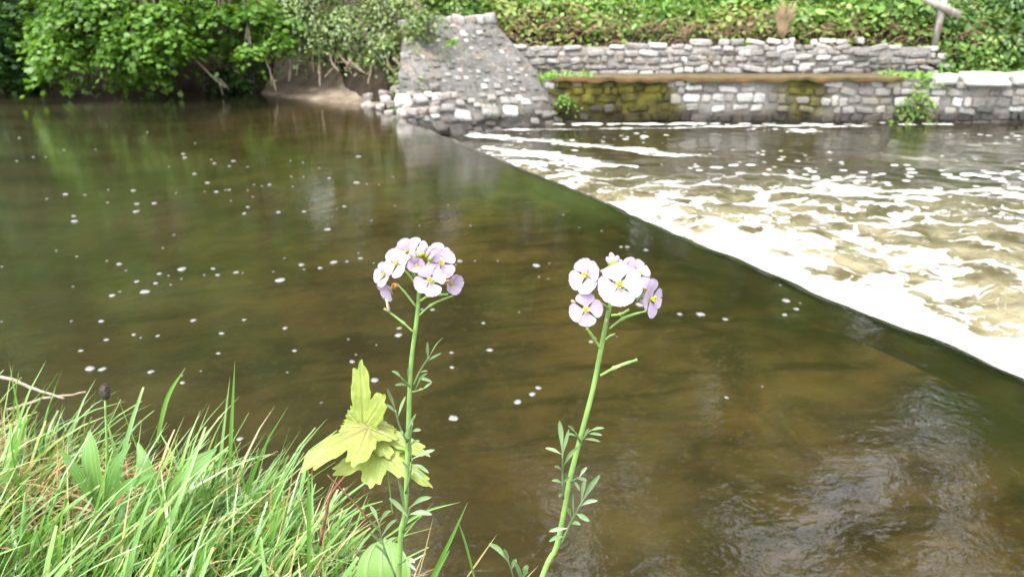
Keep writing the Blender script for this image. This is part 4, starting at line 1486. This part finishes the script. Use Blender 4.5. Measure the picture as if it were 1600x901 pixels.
# right cuckooflower
Y2 = .425
pr = thing('cuckooflower', (at(850, 900, Y2)[0], Y2, float(near_h(at(850, 900, Y2)[0], Y2))), 'leaning lilac cuckooflower with one wide white bloom facing forward and bare seed pods', 'flower', 'cuckooflowers on the near bank')
q0 = at(845, 905, Y2)
P = curve([np.array((q0[0] - .05, Y2 - .005, .85)), q0, at(868, 858, Y2), at(881, 800, Y2), at(890, 750, Y2), at(905, 690, Y2), at(926, 610, Y2), at(938, 550, Y2), at(949, 495, Y2), at(958, 455, Y2), at(962, 420, Y2)], 34)
mb = MB()
mb.tube(P, np.interp(np.linspace(0, 1, 34), [0, .4, .8, 1], [.0020, .0018, .0015, .0009]), 9)
mb.build('stem', M['stem'], pr)
F2 = [
    (967, 445, -.022, (.0, .05, 1), 37, .10, .25, .03, 'calyx', (957, 462), None, .66),
    (918, 431, -.006, (-.62, .15, .75), 32, .35, .35, .12, 'calyx', (955, 450), (940, 438), .60),
    (916, 483, -.014, (-.15, .0, .95), 30, .12, .15, .35, 'calyx', (951, 482), (936, 473), .58),
    (992, 430, .004, (.55, .45, .65), 32, .35, .5, .40, 'calyx', (958, 455), None, .60),
    (1002, 452, .012, (.6, -.15, .6), 26, .30, .2, .50, 'calyx', (958, 462), None, .60),
    (1014, 466, -.002, (.78, -.1, .6), 33, .2, .1, .12, 'calyx', (957, 470), (985, 466), .55),
]
for px, py, dy, face, rp, cup, roll, ti, cal, sp_, mid, wd in F2:
    flower(pr, px, py, Y2 + dy, face, rp, cup, roll, ti, cal, (sp_[0], sp_[1], Y2), mid, None, wd)
for px, py, ax, L_, w_ in ((957, 405, (-.25, .9, .2), 19, 10), (964, 407, (.0, .9, .4), 15, 9), (968, 412, (.3, .9, .3), 13, 9), (952, 408, (-.5, .8, .2), 14, 8), (977, 411, (.55, .8, .2), 17, 10), (946, 424, (-.9, .1, .3), 14, 9)):
    bud(pr, px, py, Y2 - .004, ax, L_, w_)
pod(pr, [(952, 513), (975, 496), (1010, 485)], Y2 - .004, .0007)
pod(pr, [(955, 492), (970, 490), (983, 483)], Y2 - .006, .0008)
pod(pr, [(946, 530), (953, 524), (961, 521)], Y2 - .006, .0007, False)
pod(pr, [(938, 586), (962, 573), (996, 561)], Y2 - .004, .0009)
pod(pr, [(938, 543), (928, 528), (917, 512)], Y2 - .004, .0008)
mb = MB()
ellip(mb, at(965, 573, Y2 - .006), dirv(.9, .4, 0), .0050, .0008, 6, 6)
ellip(mb, at(896, 471, Y2 - .012), dirv(-.6, .3, .6), .0050, .0011, 6, 6)
ellip(mb, at(947, 500, Y2 - .004), dirv(.2, .9, .2), .0035, .0010, 6, 6)
mb.build('withered_bloom', M['withered'], pr)
pinnate(pr, (908, 688), (922, 672), Y2 - .003, [(1, 944, 668, 8), (.7, 941, 679, 7), (.2, 938, 689, 6), (.3, 920, 668, 6)])
pinnate(pr, (907, 690), (900, 676), Y2 - .004, [(1, 887, 664, 7), (.5, 884, 678, 6)])
pinnate(pr, (880, 778), (879, 710), Y2 - .004, [(1, 874, 656, 12), (.98, 889, 670, 9), (.98, 852, 699, 9), (.7, 903, 697, 10), (.65, 866, 728, 7), (.35, 862, 750, 7), (.4, 890, 744, 7), (.1, 873, 775, 7)], (879, 745))
pinnate(pr, (892, 752), (905, 745), Y2 - .004, [(1, 917, 729, 8), (.6, 917, 750, 8), (.3, 906, 766, 7)])
pinnate(pr, (876, 850), (908, 785), Y2 - .006, [(1, 937, 741, 13), (.98, 914, 748, 10), (.9, 934, 781, 9), (.75, 921, 813, 12), (.45, 907, 819, 9), (.6, 896, 770, 10), (.4, 858, 829, 9), (.2, 858, 845, 9), (.5, 884, 795, 10)], (892, 815))

# young rosette between the two
ry = .47
ro = thing('cuckooflower_rosette', (at(800, 930, ry)[0], ry, .82), 'low spray of small rounded leaves without flowers between the two cuckooflowers', 'plant')
pinnate(ro, (812, 960), (793, 872), ry, [(1, 764, 848, 12), (.95, 788, 856, 11), (.9, 770, 852, 9), (.7, 806, 872, 12)], (803, 905))
pinnate(ro, (815, 960), (818, 900), ry, [(1, 826, 884, 16), (.8, 804, 876, 11), (.6, 812, 888, 12)])

# sycamore sapling
SYp = [0, .87, -.87, 1.85, -1.85]


def palmate(plant, base, tip, Yv, yt, wscale, nrm, tint=.3, fold=.25, droop=.25, lens=(1, .88, .88, .5, .5), name='leaf'):
    o_ = at(*base, Yv)
    e_ = at(*tip, yt)
    T = e_ - o_
    L = np.linalg.norm(T)
    T = T / L
    N = unit(dirv(*nrm) - T * np.dot(dirv(*nrm), T))
    B = np.cross(N, T)
    K, Rg = 120, 11
    th = np.linspace(-math.pi, math.pi, K, endpoint=False)
    out = np.full(K, .42)
    for a, l_ in zip(SYp, lens):
        d_ = (th - a + math.pi) % (2 * math.pi) - math.pi
        out = np.maximum(out, l_ * np.exp(-(np.abs(d_) / .58) ** 2.0))
    out = out * (1 + .10 * np.abs(((th * 15 / math.pi) % 1) - .5) * 2 + .03 * np.sin(th * 41))
    out *= 1 - .65 * np.exp(-((np.abs(th) - math.pi) / .35) ** 2)
    V, vein, rad = [], [], []
    for i in range(Rg):
        f = max(.001, i / (Rg - 1))
        r_ = out * f
        ax_, bx_ = r_ * np.cos(th), r_ * np.sin(th) * wscale
        vd = np.min([np.abs(((th - a + math.pi) % (2 * math.pi)) - math.pi) * r_ for a in SYp], axis=0)
        side_v = (np.abs(((r_ * 9 + np.abs(bx_) * 5) % 1) - .5) < .09) * .5
        vein.append(np.maximum(np.clip(1 - vd / .022, 0, 1), side_v * (f > .2)))
        rad.append(np.full(K, f))
        hgt = fold * np.abs(bx_) - droop * ax_ ** 2 - droop * .9 * bx_ ** 2 + .022 * (vnoise(ax_ * 9, bx_ * 9, tint * 50) - .5) + .006 * np.sin(vd * 40)
        V.append(o_ + L * (ax_[:, None] * T + bx_[:, None] * B + hgt[:, None] * N))
    F = [(i * K + j, i * K + (j + 1) % K, (i + 1) * K + (j + 1) % K, (i + 1) * K + j) for i in range(Rg - 1) for j in range(K)]
    return mesh(name, np.concatenate(V), F, M['sapling'], plant, {'vein': np.concatenate(vein), 'rad': np.concatenate(rad), 'tint': np.full(K * Rg, tint)})


Ys = .50
sp = thing('sycamore_sapling', (at(508, 805, Ys)[0], Ys, float(near_h(at(508, 805, Ys)[0], Ys))), 'young sycamore seedling with yellow green lobed leaves on a reddish stem', 'sapling')
mb = MB()
mb.tube(curve([at(500, 850, Ys), at(510, 800, Ys), at(517, 772, Ys), at(535, 748, Ys), at(552, 728, Ys), at(566, 695, Ys), at(572, 668, Ys)], 18), np.linspace(.0014, .0009, 18), 7)
mb.build('stem', M['red_twig'], sp)
palmate(sp, (568, 668), (561, 573), Ys + .004, Ys + .012, .66, (-.25, .2, .95), .08, .30, .10, (1, .42, .85, .32, .5))
palmate(sp, (576, 668), (480, 706), Ys, Ys - .04, .74, (-.15, .7, .7), .75, .10, .25, (1, .82, .34, .55, .25))
palmate(sp, (576, 670), (660, 692), Ys + .005, Ys - .01, .60, (.1, .7, .7), .5, .12, .28, (1, .30, .80, .25, .5))
palmate(sp, (592, 702), (578, 752), Ys - .008, Ys - .035, 1.25, (.0, .72, .7), .10, -.05, .12, (1, .95, 1.05, .55, .6))
palmate(sp, (596, 706), (672, 748), Ys - .008, Ys - .02, .50, (.1, .7, .7), .10, .12, .2, (1, .6, .6, .4, .4))

# ribwort plantains and other broad leaves in the grass
def plantain(label, base, Yb, leaves, head=None):
    b_ = at(*base, Yb)
    t_ = thing('ribwort_plantain', b_, label, 'plant')
    for tipx, tipy, wpx, dy in leaves:
        e = at(tipx, tipy, Yb + dy)
        s_ = np.linalg.norm(e - np.array((0, 0, CAM_Z))) / FPX
        mb = MB()
        ribbon_leaf(mb, curve([b_, (b_ + e) / 2 + CU * .008 + CT * .006, e], 14), wpx * s_ * .78, unit(CT + CU * .4 + rng.normal(size=3) * .2), None, .22, tint=random.random())
        mb.build('leaf', M['plantain'], t_)
    if head:
        hx, hy = head
        e = at(hx, hy + 12, Yb)
        mb = MB()
        mb.tube(curve([b_, (b_ + e) / 2 + CR * .003, e], 10), np.linspace(.0012, .0009, 10), 6)
        mb.build('stalk', M['stem'], t_)
        c = at(hx, hy, Yb)
        V, F = [], []
        mb = MB()
        ellip(mb, c, dirv(-.05, 1, 0), .0165, .0044, 10, 9)
        for q in range(70):
            a, hh = random.uniform(0, 6.28), random.uniform(-.45, .45)
            r2 = .0044 * math.sqrt(1 - (hh * 2) ** 2 * .9)
            ellip(mb, c + CU * hh * .0165 + (CR * math.cos(a) + CT * math.sin(a)) * r2, unit(CR * math.cos(a) + CT * math.sin(a) + CU * .5), .0022, .0007, 5, 4)
        mb.build('seed_head', M['seed_head'], t_)
    return t_


plantain('ribwort plantain with a dark seed head on a thin stalk', (160, 800), .63, [(140, 672, 34, .03), (95, 700, 18, .0), (205, 690, 20, .02), (240, 740, 20, -.02)], (164, 611))
plantain('flowerless ribwort plantain with broad upright leaves amid the grass', (255, 800), .66, [(338, 700, 34, .02), (215, 690, 22, .03), (300, 730, 22, -.03), (240, 860, 20, -.06)])
plantain('plantain with wide pale leaves in the corner of the bank', (15, 830), .66, [(18, 660, 15, .05), (45, 740, 26, .0), (20, 765, 30, -.03), (70, 850, 22, -.05)])


def dock(label, px, py, Yv, wpx, hpx):
    t_ = thing('dock_plant', at(px, py + hpx * .5, Yv), label, 'plant')
    b_, e = at(px + 4, py + hpx * .6, Yv), at(px, py - hpx * .5, Yv + .02)
    s_ = np.linalg.norm(e - np.array((0, 0, CAM_Z))) / FPX
    mb = MB()
    ribbon_leaf(mb, curve([b_, (b_ + e) / 2 + CT * .006, e], 12), wpx * s_, unit(CT + CU * .5), lambda q: np.sin(np.pi * np.clip(q * .88 + .12, 0, 1)) ** .55, .2, tint=.9)
    mb.build('leaf', M['plantain'], t_)


dock('broad rounded pale green leaf at the foot of the left cuckooflower stem', 600, 880, .50, 78, 80)
dock('small rounded glossy leaf low in the middle of the grass', 320, 890, .57, 36, 46)

# dead twigs and single tall stalks at the edge of the bank
stick('dead_twig', [at(-30, 580, .93), at(25, 595, .93), at(60, 610, .92), at(100, 622, .90)], .0030, .0016, 'pale_stick', 'curved pale dead twig poking out behind the grass at the bank edge', 'twig')
stick('dead_twig', [at(10, 640, .90), at(70, 622, .91), at(133, 612, .92)], .0028, .0015, 'pale_stick', 'straight pale dead twig lying across the grass tips', 'twig')
stick('pink_stalk', [at(575, 810, .52), at(545, 775, .52), at(512, 741, .52)], .0008, .0005, 'red_twig', 'thin pinkish dead stalk leaning below the sapling leaves', 'stalk')


def tall_blade(pts, Yv, wpx, label, tint):
    mb = MB()
    P = curve([at(a, b, Yv + .004 * i) for i, (a, b) in enumerate(pts)], 14)
    s_ = Yv * 1.06 / FPX
    ribbon_leaf(mb, P, wpx * s_, unit(CT + CR * .3), lambda q: np.clip(.6 + q, 0, 1) * np.clip(1 - q ** 2.5, .03, 1), .3, tint=tint, along=np.repeat(np.linspace(.2, 1, 14), 5))
    o = mb.build('grass_blade', M['grass'])
    return tag(o, label, 'grass blade')


tall_blade([(358, 745), (362, 660), (367, 563)], .70, 7, 'tall single upright grass blade standing above the rest against the water', .5)
tall_blade([(245, 690), (262, 620), (290, 573)], .74, 8, 'long grass blade slanting out past the top of the bank', .6)
tall_blade([(482, 900), (483, 800), (481, 725)], .55, 9, 'thick upright grass blade with a cut tip left of the sapling stem', .45)
tall_blade([(672, 905), (700, 850), (731, 783)], .46, 9, 'green grass blade right of the left cuckooflower stem', .45)
tall_blade([(668, 920), (685, 885), (703, 858)], .45, 12, 'short broad grass blade at the lower edge below the left cuckooflower', .35)
tall_blade([(742, 905), (728, 850), (714, 808)], .46, 5, 'thin dark grass blade bending left beside the bright one', .15)
tall_blade([(652, 905), (664, 860), (677, 806)], .46, 3, 'very thin brown grass stalk beside the left cuckooflower', .99)
tall_blade([(730, 900), (752, 868), (777, 833)], .46, 4, 'thin pale straw slanting toward the leafy rosette', .99)
tall_blade([(600, 840), (660, 800), (720, 783)], .47, 6, 'grass blade arching right across the left cuckooflower stem', .7)
tall_blade([(613, 800), (606, 740), (600, 690)], .48, 3, 'hair thin green stalk rising in front of the lower sapling leaf', .5)
